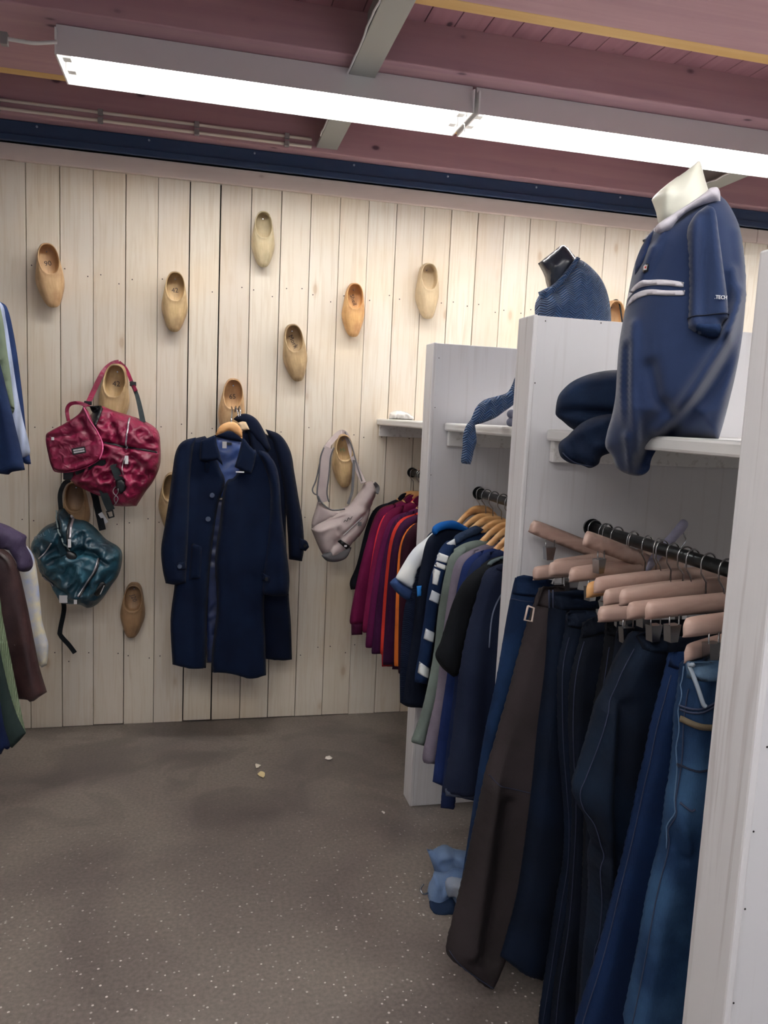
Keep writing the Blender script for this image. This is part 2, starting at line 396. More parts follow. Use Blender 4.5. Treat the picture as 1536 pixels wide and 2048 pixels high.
# ceiling: boards, joists running across, pine battens
struct('ceiling', (-3.2, 3.6, -3.0, D+.1, 2.745, 2.8), M_REDP)
bm = bmesh.new()
x = -3.1
while x < 3.5:
    box(bm, x, x+.1, -2.9, 3.48, 2.735, 2.746, .002); x += .1025
o = obj('ceiling_boards', bm, M_REDP); o.name = 'trim_3'; o['kind'] = 'structure'
for i, (y0, y1) in enumerate(((2.64, 3.14), (1.72, 2.22), (.8, 1.1), (.12, .62), (-1.04, -.54), (3.48, 3.6))):
    struct('trim_%d' % (4+i), (-3.2, 3.6, y0, y1, 2.60 if y0 < 3 else 2.556, 2.74), M_RED, .004)
for i, y in enumerate((3.141, 2.221, 1.301)):
    struct('trim_%d' % (10+i), (-3.2, 3.6, y, y+.055, 2.602, 2.66), M_BATTEN, .003)
# steel: navy beam above the wall, grey beams in depth
bm = bmesh.new(); box(bm, -3.2, 3.6, 3.54, 3.6, 2.474, 2.555, .003); box(bm, -3.2, 3.6, 3.528, 3.6, 2.474, 2.50, .003)
nb = obj('trim_13', bm, M_NAVYBEAM); nb['kind'] = 'structure'
bm = bmesh.new()
for k in range(-3, 8):
    bmesh.ops.create_uvsphere(bm, u_segments=10, v_segments=6, radius=.005, matrix=Matrix.Translation((-.66+k*.433, 3.539, 2.54)))
obj('bolt', bm, plain('bolt_grey', (150, 165, 185), .4), nb)
for i, X in enumerate((.462, 2.25, -1.33)):
    bm = bmesh.new(); box(bm, X, X+.09, -2.9, 3.54, 2.575, 2.587, .002); box(bm, X+.04, X+.05, -2.9, 3.48, 2.587, 2.74)
    o = obj('trim_%d' % (14+i), bm, M_GREYSTEEL); o['kind'] = 'structure'
    rs = random.Random(i); pts = [(X-.004+rs.uniform(-.003, .003), y*.05, 2.579+rs.uniform(-.003, .003)) for y in range(20, 68)]
    tube('sealant', pts, .0035, M_TAG, o, 6)

# ------------------------------------------------------------------ fluorescent fixtures
def em(name, c, s):
    m = bpy.data.materials.new(name); m.use_nodes = True; nt = m.node_tree; nt.nodes.remove(nt.nodes['Principled BSDF'])
    e = nt.nodes.new('ShaderNodeEmission'); e.inputs[0].default_value = c; e.inputs[1].default_value = s
    nt.links.new(e.outputs[0], nt.nodes['Material Output'].inputs[0]); return m
M_TUBE = em('lit_tube', (1.0, .97, .93, 1), TUBE_POWER)
M_REFL = plain('white_reflector', (245, 245, 245), .3)
def fixture(x0, x1, y0, y1, label, cord=False):
    t = thing('fluorescent_light', label, 'ceiling light', 'fluorescent fixtures under the joists')
    zt, zb = 2.598, 2.5
    bm = bmesh.new()                                  # trough: sloped sides, open underneath
    prof = [(y0, zb), (y0+.004, zb), (y0+.055, zt-.03), (y1-.055, zt-.03), (y1-.004, zb), (y1, zb), (y1-.03, zt), (y0+.03, zt)]
    vs = [[bm.verts.new((x, a, b)) for a, b in prof] for x in (x0, x1)]
    for k in range(8): bm.faces.new((vs[0][k], vs[0][(k+1) % 8], vs[1][(k+1) % 8], vs[1][k]))
    bm.faces.new((vs[0][1], vs[0][2], vs[0][7], vs[0][0])); bm.faces.new((vs[0][2], vs[0][3], vs[0][6], vs[0][7])); bm.faces.new((vs[0][3], vs[0][4], vs[0][5], vs[0][6]))
    bm.faces.new((vs[1][1], vs[1][2], vs[1][7], vs[1][0])); bm.faces.new((vs[1][2], vs[1][3], vs[1][6], vs[1][7])); bm.faces.new((vs[1][3], vs[1][4], vs[1][5], vs[1][6]))
    obj('housing', bm, M_REFL, t)
    for k, xx in enumerate((x0, x1-.006)): bx('end_plate', (xx, xx+.006, y0, y1, zb, zt-.02), M_REFL, t, .001)
    for yy in (y0+.07, y1-.07):
        tube('tube', [(x0+.05, yy, zb+.035), (x1-.05, yy, zb+.035)], .014, M_TUBE, t, 12)
        for xx in (x0+.012, x1-.04): bx('lamp_holder', (xx, xx+.028, yy-.016, yy+.016, zb+.012, zt-.03), M_WHITE, t, .003)
    if cord:
        tube('pull_cord', [(x1-.02, y0+.1, zb+.03), (x1-.025, y0+.06, zb-.01), (x1-.022, y0+.03, zb-.03), (x1-.024, y0+.02, zb-.06)], .002, M_WHITE, t, 5)
    return t
fixture(-.452, .90, 2.70, 2.935, 'fluorescent ceiling light on the left, ending above the navy coats', True)
fixture(.915, 2.27, 2.70, 2.935, 'fluorescent ceiling light running right above the torso in the collared shirt')
fixture(2.285, 3.45, 2.70, 2.935, 'fluorescent ceiling light at the far right end of the row')
for a, b in ((-1.5, -.15), (.0, 1.35), (1.5, 2.85)): fixture(a, b, .35, .585, 'fluorescent ceiling light in the row straight above the viewer, outside the frame')
for a, b in ((-1.5, -.15), (.0, 1.35), (1.5, 2.85)): fixture(a, b, -.9, -.665, 'fluorescent ceiling light in the row behind the viewer')

# conduits along the last joist, and the cable feeding the lamp
for k, z in enumerate((2.603, 2.572)):
    t = thing('conduit_pipe', ('upper' if k == 0 else 'lower')+' cream conduit pipe clipped to the last red joist', 'pipe')
    tube('pipe', [(-1.6, 3.472, z), (.44, 3.472, z)], .0065, plain('cream_pipe', (222, 212, 200), .5), t)
    for x in (-.79, -.41, -.035, .335): bx('clip', (x-.01, x+.01, 3.462, 3.48, z-.011, z+.011), plain('grey_clip', (150, 146, 146), .5), t, .002)
pts = [atY(0, 75, 2.63), atY(40, 82, 2.63), atY(70, 86, 2.63), atY(112, 84, 2.68)]
t = thing('lamp_cable', 'white cable clipped to the joist left of the lamp', 'cable')
tube('cable', spline([atY(-60, 66, 2.63)]+pts), .006, M_WHITE, t); p = pts[0]+Vector((.01, 0, 0)); bx('clip', (p.x-.008, p.x+.012, p.y-.012, p.y+.01, p.z-.02, p.z+.014), MATS['grey_clip'], t, .002)

# ================================================================== WHITE RACK UNITS
XF, XB = .786, 1.95
DIV = [(2.655, 2.752), (1.812, 1.908), (.922, 1.018)]
dl = ['white upright partition nearest the plank wall, before the maroon sweaters', 'white upright partition between the sweaters and the trousers', 'white upright partition closest to the viewer, cut by the right edge']
for (y0, y1), l in zip(DIV, dl):
    t = thing('rack_partition', l, 'partition'); 
    bx('panel', (XF+.012, XB, y0+.003, y1-.003, 0, 1.711), M_UNIT, t, .002)
    bx('end_board', (XF, XF+.014, y0, y1, 0, 1.713), M_UNITE, t, .004)
for n, (Y, qs) in enumerate(((2.658, ((878, 716), (867, 762), (870, 815), (862, 950))), (1.815, ((1091, 642), (1202, 646), (1073, 673), (1070, 766), (1050, 1290))), (.925, ((1534, 1494), (1507, 1663), (1490, 1818), (1464, 1928), (1467, 2006))))):
    par = [o for o in bpy.data.objects if o.get('label') == dl[n]][0]
    for q in qs: disc('nail_hole', atY(q[0], q[1], Y), .0018, .0012, M_GAP, par, 8)
def shelf(y0, y1, label, x0=.836, br=True):
    t = thing('wall_shelf', label, 'shelf')
    bx('board', (x0, XB, y0, y1, 1.408, 1.436), M_UNITH, t, .006)
    for y in ((y1-.022),) if br else ((y0+.001),): bx('bracket', (x0+.012, XB-.1, y, y+.021, 1.355, 1.408), M_UNITH, t, .003)
shelf(1.019, 1.811, 'white shelf under the torso in the collared shirt', .84)
shelf(1.909, 2.654, 'white shelf under the dark torso and its drooping sleeve', .84)
shelf(2.753, D-.003, 'white shelf against the plank wall above the maroon sweaters', .80)
for (y0, y1, l) in ((1.019, 1.811, 'dark steel rail carrying the trousers'), (1.909, 2.654, 'dark steel rail carrying the blue and grey tops'), (2.753, D-.003, 'dark steel rail carrying the maroon sweaters')):
    t = thing('clothes_rail', l, 'rail'); tube('rod', [(.98, y0+.001, 1.19), (.98, y1-.001, 1.19)], .0145, M_DSTEEL, t, 16)
    for y in (y0+.008, y1-.008): disc('socket', Vector((.98, y, 1.19)), .024, .012, M_DSTEEL, t, 20, Vector((0, 1, 0)))
# folded translucent plastic on the small shelf
puff('crumpled_plastic', [(.815, 1.437), (.82, 1.465), (.85, 1.478), (.9, 1.47), (.93, 1.45), (.93, 1.437)], Plane(3.4, 0), .03, .02, plain('clear_plastic', (235, 232, 228), .15), None, 1, wr=(.012, 120, 3), step=.006)[0]
tag(bpy.data.objects['crumpled_plastic'], 'crumpled clear plastic wrap on the small shelf by the plank wall', 'plastic')

# ================================================================== CLOGS
CLOGM = []
for i, (a, b_, d) in enumerate((((196, 160, 116), (214, 180, 136), (150, 108, 74)), ((192, 164, 118), (210, 182, 138), (120, 92, 66)), ((190, 172, 134), (206, 190, 154), (138, 128, 104)),
                                ((168, 142, 104), (190, 164, 124), (116, 92, 68)), ((206, 158, 100), (220, 176, 120), (140, 84, 52)), ((206, 186, 150), (196, 172, 138), (160, 140, 112)), ((150, 118, 84), (168, 134, 98), (92, 66, 46)))):
    CLOGM.append(wood('clog_wood_%d' % i, a, b_, 1, .6, .5, d, .1))
INK = plain('pen_ink', (70, 62, 62), .8); INKG = plain('green_ink', (120, 160, 120), .8)
def clog_mesh():
    """local: y from heel (+) to toe (-), z height above the sole, unit length 1"""
    n = 40; bm = bmesh.new()
    def ring(f): return [bm.verts.new(f(2*math.pi*k/n)) for k in range(n)]
    def outline(a, s=1.0, dz=0):
        c, sn = math.cos(a), math.sin(a); yy = .5*sn
        w = .178 + .037*math.exp(-((yy+.10)/.2)**2)
        if sn < 0: x = w*math.copysign(abs(c)**.70, c)*(1-.06*sn*sn)
        else: x = w*math.copysign(abs(c)**.66, c)
        return x*s, yy*s
    def rim(a, s=1.0):
        c, sn = math.cos(a), math.sin(a); return .153*math.copysign(abs(c)**.74, c)*s*(1-.05*max(0, sn)), .235+.242*sn*s
    R = []
    R.append(ring(lambda a: (outline(a, .86)[0], outline(a, .92)[1], .0)))
    R.append(ring(lambda a: (outline(a, .97)[0], outline(a, .985)[1], .03+.10*max(0, -math.sin(a))**3)))
    R.append(ring(lambda a: (outline(a)[0], outline(a)[1], .10+.10*max(0, -math.sin(a))**3)))
    def top(t):
        def f(a):
            ox, oy = outline(a); rx, ry = rim(a); sn = math.sin(a)
            x = ox+(rx-ox)*t; y = oy+(ry-oy)*t
            hi = .26 if sn > -.2 else .30
            edge = .10+.10*max(0, -sn)**3
            z = edge+(hi-edge)*math.sin(t*math.pi/2)**(.62 if sn < 0 else .6)
            return (x, y, z)
        return f
    for t in (.15, .32, .52, .72, .88, .97): R.append(ring(top(t)))
    R.append(ring(lambda a: (*rim(a, 1.0), .275 if math.sin(a) > -.2 else .31)))
    R.append(ring(lambda a: (*rim(a, .92), .265 if math.sin(a) > -.2 else .30)))
    R.append(ring(lambda a: (*rim(a, .9), .20)))
    R.append(ring(lambda a: (rim(a, .95)[0], rim(a, 1.02)[1]-.01, .10)))
    R.append(ring(lambda a: (rim(a, .8)[0], rim(a, .85)[1]-.0, .065)))
    for a, b in zip(R, R[1:]):
        for k in range(n): bm.faces.new((a[k], a[(k+1) % n], b[(k+1) % n], b[k]))
    bm.faces.new(R[0]); bm.faces.new(R[-1])
    me = bpy.data.meshes.new('clog'); bmesh.ops.recalc_face_normals(bm, faces=bm.faces); bm.to_mesh(me); bm.free()
    me.polygons.foreach_set('use_smooth', [True]*len(me.polygons)); return me
CM = clog_mesh()
def clog(heel, toe, mi, label, yaw=0.0, word=None, ink=None, wsc=1.0, Y=D-.004):
    a, b = atY(*heel, Y-.05), atY(*toe, Y-.05); L = (a-b).length; c = (a+b)/2
    t = link('wooden_clog', CM.copy(), CLOGM[mi]); tag(t, label, 'clog', 'wooden clogs hung on the plank wall')
    up = (a-b).normalized(); out = Vector((math.sin(yaw), -math.cos(yaw), 0)); x = up.cross(out).normalized(); out = x.cross(up)
    M = Matrix(((x.x, up.x, out.x, c.x), (x.y, up.y, out.y, Y-.001-abs(math.sin(yaw))*.04), (x.z, up.z, out.z, c.z), (0, 0, 0, 1))) @ Matrix.Diagonal((L*wsc*1.02, L, L, 1))
    t.matrix_world = M
    nail = disc('nail', Vector((0, .38, .075)), .012, .02, M_STEEL, t, 8, Vector((0, 0, 1)))
    if word: text('writing', word, .11, ink or INK, t, Matrix.Translation((0, .2, .069)) @ Matrix.Rotation(-1.2 if len(word) > 2 else .1, 4, 'Z'), .0015)
    return t
clog((87, 486), (102, 616), 0, 'worn tan clog at the far left of the plank wall, turned slightly aside', .25, '90')
clog((350, 542), (347, 664), 1, 'tan clog with inked numbers, above the empty stretch between red bag and navy coats', .05, '42')
clog((527, 421), (527, 534), 2, 'pale grey-brown clog, topmost on the plank wall')
clog((584, 647), (597, 763), 3, 'grey-brown clog with a dark heel cup and a blackened toe tip', 0, 'Mork')
clog((710, 565), (707, 674), 4, 'orange-tan clog with a mottled toe and the name Sheil inked inside', 0, 'Sheil')
clog((857, 525), (857, 638), 5, 'dusty beige clog, last in the open stretch toward the white partitions')
clog((236, 727), (222, 862), 1, 'tan clog carrying the crimson bag strap', -.05, '42')
clog((468, 756), (460, 880), 0, 'tan clog from whose rim the navy coats hang', 0, '65')
clog((345, 945), (340, 1060), 3, 'brown clog half hidden behind the left sleeve of the front navy coat')
clog((687, 868), (690, 975), 1, 'tan clog with a smudged toe, ringed by the grey sling bag strap', 0, 'Hi', INKG)
clog((150, 962), (152, 1082), 6, 'shadowed clog between the crimson bag and the teal bag')
clog((268, 1167), (262, 1276), 6, 'dark brown clog low on the wall to the left of the coat hems', 0, 'J20')
clog((1228, 600), (1232, 716), 0, 'clog peeking out behind the dark torso, ringed by a black cord')

# ================================================================== HANGERS
def hook(pl, zt, zb, r=.02, parent=None, u0=0):
    """wire hook over a rail whose axis is at height zt"""
    pts = [pl.P(u0+r*1.0*math.cos(a), zt+.0+r*math.sin(a)) for a in [(-20+i*20)*math.pi/180 for i in range(11)]]
    pts = [Vector(p) for p in pts]+[pl.P(u0-r*.9, zt-.02), pl.P(u0-.002, zt-.038), pl.P(u0, zb)]
    return tube('hook', pts, .0019, M_STEEL, parent, 6)
def wood_hanger(pl, z, label, group, mat=M_HW, zt=1.19, hw=.19, drop=.115):
    t = thing('wooden_hanger', label, 'hanger', group)
    o = [(-hw, z-drop-.012), (-hw+.004, z-drop+.008), (-hw*.6, z-drop*.48+.014), (-.05, z+.016), (0, z+.028), (.05, z+.016), (hw*.6, z-drop*.48+.014), (hw-.004, z-drop+.008), (hw, z-drop-.012),
         (hw*.6, z-drop*.55-.014), (.05, z-.014), (0, z-.008), (-.05, z-.014), (-hw*.6, z-drop*.55-.014)]
    puff('bar', o, pl, .008, .006, mat, t, 1, step=.011); hook(pl, zt+.001, z+.02, parent=t); return t
def clip_hanger(pl, z, label, group, mat=M_HP, hw=.2, clips=(-.13, .13), tilt=0, zt=1.19, yellow=False):
    t = thing('clip_hanger', label, 'hanger', group)
    c, s = math.cos(tilt), math.sin(tilt)
    q = [(-hw, z+.004), (-hw+.004, z+.015), (-hw+.03, z+.019), (0, z+.022), (hw-.03, z+.019), (hw-.004, z+.015), (hw, z+.004), (hw-.002, z-.012), (hw-.02, z-.017), (.0, z-.015), (-hw+.02, z-.017), (-hw+.002, z-.012)]
    q = [(u*c-(v-z)*s, z+u*s+(v-z)*c) for u, v in q]
    puff('bar', q, pl, .0065, .005, mat, t, 1, step=.01); hook(pl, zt+.001, z+.015, parent=t)
    for u in clips:
        zz = z+u*s
        cl = tube('clip_loop', [pl.P(u-.012, zz-.012, .004), pl.P(u-.012, zz-.035, .006), pl.P(u+.012, zz-.035, .006), pl.P(u+.012, zz-.012, .004)], .0016, M_STEEL, t, 5)
        bm = bmesh.new()
        vs = [bm.verts.new(pl.P(u+a, zz+b, h)) for h in (-.007, .010) for a, b in ((-.014, -.03), (.014, -.03), (.009, -.062), (-.009, -.062))]
        for f in ((0, 1, 2, 3), (7, 6, 5, 4), (0, 4, 5, 1), (1, 5, 6, 2), (2, 6, 7, 3), (3, 7, 4, 0)): bm.faces.new([vs[i] for i in f])
        obj('clip', bm, M_STEEL, t)
    return t

# ================================================================== NAVY COATS ON THE WALL
M_COAT = cloth('navy_wool', (8, 19, 42), (12, 26, 52), .95, 10, 900, .3, .03)
M_COATB = cloth('dark_navy_wool', (9, 17, 36), (12, 22, 44), .95, 10, 900, .3, .03)
M_LIN = cloth('blue_satin_lining', (38, 58, 112), (66, 92, 152), .35, 14, 600, .1, 0, .6)
M_STITCH = plain('navy_thread', (10, 20, 44), .9)
# rear coat
pb = Plane(3.45, 0)
t = thing('overcoat', 'dark navy overcoat with turned-up collar, behind the other coat', 'coat')
X = lambda P, pl: pl.px(P)
_, sb = puff('body', X([(500, 850), (536, 870), (560, 878), (575, 930), (572, 1060), (577, 1180), (582, 1250), (584, 1319), (568, 1321), (553, 1320), (532, 1318), (480, 1310), (470, 1100), (470, 900)], pb), pb, .03, .02, M_COATB, t, .5, folds=(.006, 40, 2))
puff('sleeve', X([(530, 858), (560, 870), (580, 902), (588, 946), (597, 1000), (604, 1040), (607, 1090), (603, 1121), (577, 1117), (574, 1060), (566, 980), (548, 900)], pb), pb, .03, .03, M_COATB, t, .6, lift=.02, creases=[(X([(575, 930), (590, 1060)], pb), .008, .012)])
puff('cuff_tab', X([(596, 1072), (610, 1078), (615, 1090), (608, 1098), (596, 1094)], pb), pb, .004, .01, M_COATB, t, 1, lift=.055, step=.006); disc('button', on(lambda a, b: a*0+.06, pb, (607, 1087)), .008, .005, M_BPL, t)
puff('collar', X([(466, 838), (478, 829), (495, 828), (514, 840), (530, 868), (541, 897), (534, 905), (508, 880), (482, 850)], pb), pb, .022, .02, M_COATB, t, .6, lift=.03)
puff('lapel', X([(492, 850), (510, 858), (524, 880), (534, 905), (532, 940), (512, 930), (500, 890)], pb), pb, .012, .02, M_LIN if False else M_COATB, t, .6, lift=.035)
t = thing('wooden_hanger', 'pale wooden hanger inside the rear navy coat', 'hanger'); ph = Plane(3.385, 0)
puff('bar', ph.px([(475, 846), (484, 843), (492, 844), (495, 850), (499, 859), (488, 861), (480, 861), (478, 853)]), ph, .008, .006, wood('pale_hanger', (214, 186, 150), (228, 204, 170)), t, 1, step=.006)
puts = tube('clip_pin', [atY(482, 860, 3.385), atY(483, 866, 3.385)], .004, M_TAG, t, 6)
# front coat
pf = Plane(3.36, 0)
t = thing('overcoat', 'navy wool overcoat with blue satin lining, hanging in front', 'coat')
puff('lining', X([(404, 1000), (470, 1000), (470, 1100), (455, 1328), (413, 1328), (408, 1150)], pf), pf, .010, .02, cloth('dark_lining', (16, 28, 60), (28, 44, 88), .4, 14, 600, .1, 0, .5), t, 1, wr=(.004, 60, 4), lift=-.014)
puff('lining', X([(432, 872), (484, 880), (500, 960), (460, 990), (430, 1000), (410, 960), (420, 900)], pf), pf, .012, .03, M_LIN, t, 1, wr=(.004, 60, 4), lift=-.012)
bodyL = X([(410, 872), (385, 878), (366, 886), (356, 930), (356, 1040), (350, 1160), (341, 1240), (345, 1329), (380, 1337), (412, 1336), (414, 1250), (419, 1150), (426, 1080), (436, 1010), (450, 965), (438, 930), (424, 890)], pf)
_, sL = puff('left_front', bodyL, pf, .035, .022, M_COAT, t, .3, folds=(.006, 38, 1), lift=.0, creases=[(X([(395, 960), (385, 1150), (388, 1320)], pf), -.008, .02)])
bodyR = X([(470, 952), (500, 905), (516, 900), (540, 912), (548, 960), (545, 1100), (529, 1190), (530, 1260), (532, 1349), (500, 1355), (460, 1346), (424, 1343), (424, 1300), (434, 1210), (430, 1120), (440, 1040), (446, 985), (455, 960)], pf)
_, sR = puff('right_front', bodyR, pf, .035, .022, M_COAT, t, .3, folds=(.007, 34, 5), lift=.01, creases=[(X([(470, 990), (462, 1150), (470, 1330)], pf), .008, .03), (X([(505, 1150), (515, 1340)], pf), -.008, .02)])
_, ssl = puff('sleeve', X([(392, 874), (366, 882), (352, 903), (345, 945), (338, 1000), (330, 1050), (323, 1095), (326, 1135), (332, 1163), (352, 1166), (372, 1162), (374, 1120), (378, 1040), (380, 960), (386, 900)], pf), pf, .035, .035, M_COAT, t, .6, lift=.035, creases=[(X([(358, 930), (345, 1080), (350, 1150)], pf), .008, .012), (X([(371, 900), (368, 1050)], pf), -.006, .01)])
_, ssr = puff('sleeve', X([(508, 896), (530, 905), (548, 925), (557, 960), (562, 1030), (570, 1090), (577, 1150), (575, 1186), (550, 1188), (522, 1184), (524, 1140), (534, 1060), (538, 980), (526, 930)], pf), pf, .035, .035, M_COAT, t, .6, lift=.04, creases=[(X([(548, 960), (558, 1080), (560, 1170)], pf), .008, .014)])
_, scl = puff('collar', X([(432, 868), (402, 880), (400, 900), (399, 919), (414, 921), (434, 918), (445, 930), (439, 905), (433, 885)], pf), pf, .010, .012, M_COAT, t, .8, lift=.055, step=.008)
_, scr = puff('collar', X([(484, 872), (498, 890), (511, 903), (507, 925), (501, 946), (487, 941), (468, 932), (476, 905)], pf), pf, .010, .012, M_COAT, t, .8, lift=.06, step=.008)
puff('collar_stand', X([(432, 866), (460, 862), (484, 872), (484, 884), (460, 880), (433, 874)], pf), pf, .008, .01, M_COAT, t, .8, lift=-.0, step=.008)
for q in ((424, 989), (416, 1036)): disc('button', on(sL, pf, q, .002), .011, .006, plain('horn_button', (70, 80, 100), .3), t)
disc('button', on(ssl, pf, (360, 1126), .004), .010, .006, MATS['horn_button'], t); disc('button', on(ssr, pf, (531, 1151), .004), .010, .006, M_BPL, t)
puff('cuff_tab', X([(356, 1119), (373, 1118), (374, 1134), (356, 1133)], pf), pf, .003, .01, M_COAT, t, 1, lift=.002, base=ssl, step=.006)
puff('cuff_tab', X([(521, 1140), (538, 1146), (536, 1158), (522, 1156)], pf), pf, .003, .01, M_COAT, t, 1, lift=.002, base=ssr, step=.006)
puff('pocket_flap', X([(384, 1083), (404, 1090), (401, 1152), (378, 1158)], pf), pf, .003, .01, M_COAT, t, 1, lift=.002, base=sL, step=.01)
puff('tab', X([(410, 922), (419, 926), (416, 944), (409, 942)], pf), pf, .003, .008, M_COAT, t, 1, lift=.003, base=sL, step=.006)
bx('care_label', tuple(), M_TAG) if False else None
p = atY(449, 887, 3.34); bx('neck_label', (p.x-.008, p.x+.03, 3.343, 3.345, p.z-.006, p.z+.004), M_BPL, t)
p = atY(449, 890, 3.33); bx('price_tag', (p.x-.009, p.x+.009, 3.333, 3.335, p.z-.014, p.z+.014), M_TAG, t, .0008)
p = atY(480, 944, 3.28); o = bx('pin', (p.x-.017, p.x+.017, 3.279, 3.283, p.z-.0025, p.z+.0025), plain('silver_pin', (235, 235, 240), .3), t)
# hanger of the front coat
ph = Plane(3.30, 0)
t = thing('wooden_hanger', 'honey-coloured wooden hanger at the neck of the front navy coat', 'hanger')
puff('bar', X([(431, 869), (440, 852), (456, 844), (468, 844), (478, 851), (484, 862), (485, 878), (472, 868), (459, 861), (446, 866), (433, 871)], ph), ph, .01, .01, M_HW, t, 1, step=.008)
tube('hook', spline([atY(462, 846, 3.30), atY(463, 836, 3.31), atY(464, 826, 3.36), atY(464, 818, 3.41), atY(463, 814, 3.45), atY(464, 818, 3.49)]), .0035, M_STEEL, t)
t2 = [o for o in bpy.data.objects if o.get('label') == 'pale wooden hanger inside the rear navy coat'][0]
for q in ((471, 815), (478, 815)): 
    a = atY(*q, 3.45); tube('hook', spline([a+Vector((0, .03, -.02)), a+Vector((0, .01, .005)), a+Vector((.005, -.03, -.01)), atY(480, 842, 3.41)]), .0028, M_STEEL, t2)

# ================================================================== BAGS ON THE WALL
M_CR = cloth('crimson_nylon', (104, 14, 48), (150, 30, 74), .42, 12, 700, .15, 0, .5, crumple=.35)
M_CRD = cloth('crimson_edge', (84, 12, 40), (100, 16, 50), .6)
M_CHAR = cloth('charcoal_webbing', (48, 56, 60), (62, 70, 72), .6, 20, 900)
pl = Plane(3.42, 0)
t = thing('duffel_bag', 'crimson nylon duffel bag with black webbing, hung by a strap from a clog', 'bag')
body = [(180, 830), (205, 812), (230, 822), (262, 832), (290, 842), (316, 862), (321, 895), (320, 930), (308, 960), (290, 985), (273, 1012), (248, 1013), (225, 1011), (216, 996), (200, 992), (175, 982), (150, 968), (140, 950), (150, 900), (160, 850)]
_, s = puff('body', X(body, pl), pl, .10, .09, M_CR, t, .3, wr=(.016, 50, 8), step=.007, creases=[(X([(212, 882), (260, 892), (316, 902)], pl), -.03, .008), (X([(258, 834), (256, 900)], pl), -.012, .006), (X([(262, 905), (290, 925), (300, 950)], pl), -.02, .012), (X([(236, 940), (222, 1000)], pl), -.02, .012), (X([(245, 920), (262, 960), (258, 1000)], pl), .014, .014), (X([(215, 830), (235, 860), (240, 880)], pl), -.02, .012), (X([(280, 870), (300, 885)], pl), -.02, .01), (X([(150, 958), (190, 962), (225, 962)], pl), .016, .012), (X([(180, 975), (215, 985)], pl), -.02, .01)])
flap = [(102, 871), (112, 860), (140, 845), (165, 828), (175, 812), (184, 822), (195, 848), (206, 870), (213, 890), (211, 905), (205, 916), (180, 930), (150, 938), (125, 938), (115, 930), (108, 905)]
_, sf = puff('flap', X(flap, pl), pl, .012, .01, M_CR, t, .8, wr=(.003, 50, 12), lift=.112, step=.008, creases=[(X([(105, 872), (150, 868), (180, 858)], pl), -.012, .005), (X([(107, 895), (150, 888), (185, 878)], pl), -.006, .005), (X([(150, 925), (185, 912)], pl), -.012, .008), (X([(170, 840), (190, 880)], pl), -.014, .012)])
seam('piping', [(176, 815), (188, 840), (202, 862), (212, 886), (211, 902), (206, 915)], sf, pl, .003, cloth('pink_piping', (190, 90, 130)), t)
seam('piping', [(104, 875), (108, 905), (116, 932), (126, 939), (152, 939), (182, 930), (205, 917)], sf, pl, .0025, M_CRD, t)
puff('opening_shade', X([(184, 812), (204, 811), (210, 818), (204, 838), (198, 856), (190, 838)], pl), pl, .004, .01, M_BPL, t, 1, base=s, lift=.016, step=.006)  # black patch paints the shade inside the bag mouth
pp = [atY(q[0], q[1], 3.33) for q in ((137, 842), (134, 820), (141, 808), (158, 806), (175, 812))]
strap('grab_handle', pp, .014, .004, M_CR, t, Vector((.6, -.8, 0)))
strap('shoulder_strap', [atY(*q) for q in ((174, 812, 3.36), (186, 785, 3.44), (206, 745, 3.53), (224, 728, 3.55), (238, 724, 3.56))], .020, .003, M_CR, t)
strap('shoulder_strap', [atY(*q) for q in ((238, 724, 3.56), (252, 738, 3.55), (264, 765, 3.5), (272, 782, 3.46))], .014, .003, M_CR, t)
strap('shoulder_strap', [atY(*q) for q in ((262, 763, 3.5), (273, 788, 3.47), (280, 815, 3.43), (286, 845, 3.38))], (.014, .022), .003, M_CHAR, t)
p = atY(266, 768, 3.49); bx('buckle', (p.x-.013, p.x+.013, p.y-.004, p.y+.004, p.z-.01, p.z+.01), M_BPL, t, .003)
p = atY(176, 806, 3.37); bx('buckle', (p.x-.015, p.x+.015, p.y-.004, p.y+.004, p.z-.008, p.z+.008), M_BPL, t, .003)
M_ZIP = plain('silver_zip', (190, 185, 192), .35, .6)
seam('zip', [(261, 836), (259, 860), (256, 885), (256, 897)], s, pl, .0045, M_ZIP, t, .003)
seam('zip', [(213, 884), (235, 888), (257, 893), (290, 898), (314, 904)], s, pl, .006, M_BPL, t, .002)
for q, a in (((257, 893), .03), ((314, 903), .0)):
    p = on(s, pl, q, .008); bx('zip_pull', (p.x-.004, p.x+.004, p.y-.002, p.y+.002, p.z-.018, p.z+.004), M_ZIP, t, .001)
p = on(s, pl, (258, 914), .006); o = bx('zip_pull', (p.x-.007, p.x+.007, p.y-.003, p.y+.003, p.z-.022, p.z+.012), M_TAG, t, .002)
seam('cord', [(256, 910), (250, 928), (252, 945)], s, pl, .002, M_ZIP, t, .006); seam('cord', [(240, 965), (231, 978), (241, 992), (232, 1006)], s, pl, .002, M_ZIP, t, .01); seam('cord', [(240, 965), (242, 978), (233, 992), (236, 1004)], s, pl, .002, M_ZIP, t, .01)
P = [on(s, pl, q, .012) for q in ((233, 925), (240, 945), (246, 958))]; strap('compression_strap', P, .030, .004, M_CHAR, t)
puff('buckle', X([(236, 955), (250, 952), (258, 962), (256, 978), (246, 983), (238, 972)], pl), pl, .012, .01, M_BPL, t, .5, lift=float(s(np.array([pl.uv((246, 965))[0]]), np.array([pl.uv((246, 965))[1]]))[0]), step=.006)
P = [atY(206, 978, 3.36), atY(213, 1000, 3.38), atY(222, 1020, 3.4)]; strap('compression_strap', P, .032, .004, M_CHAR, t)
b = thing('x', None, None) if False else None
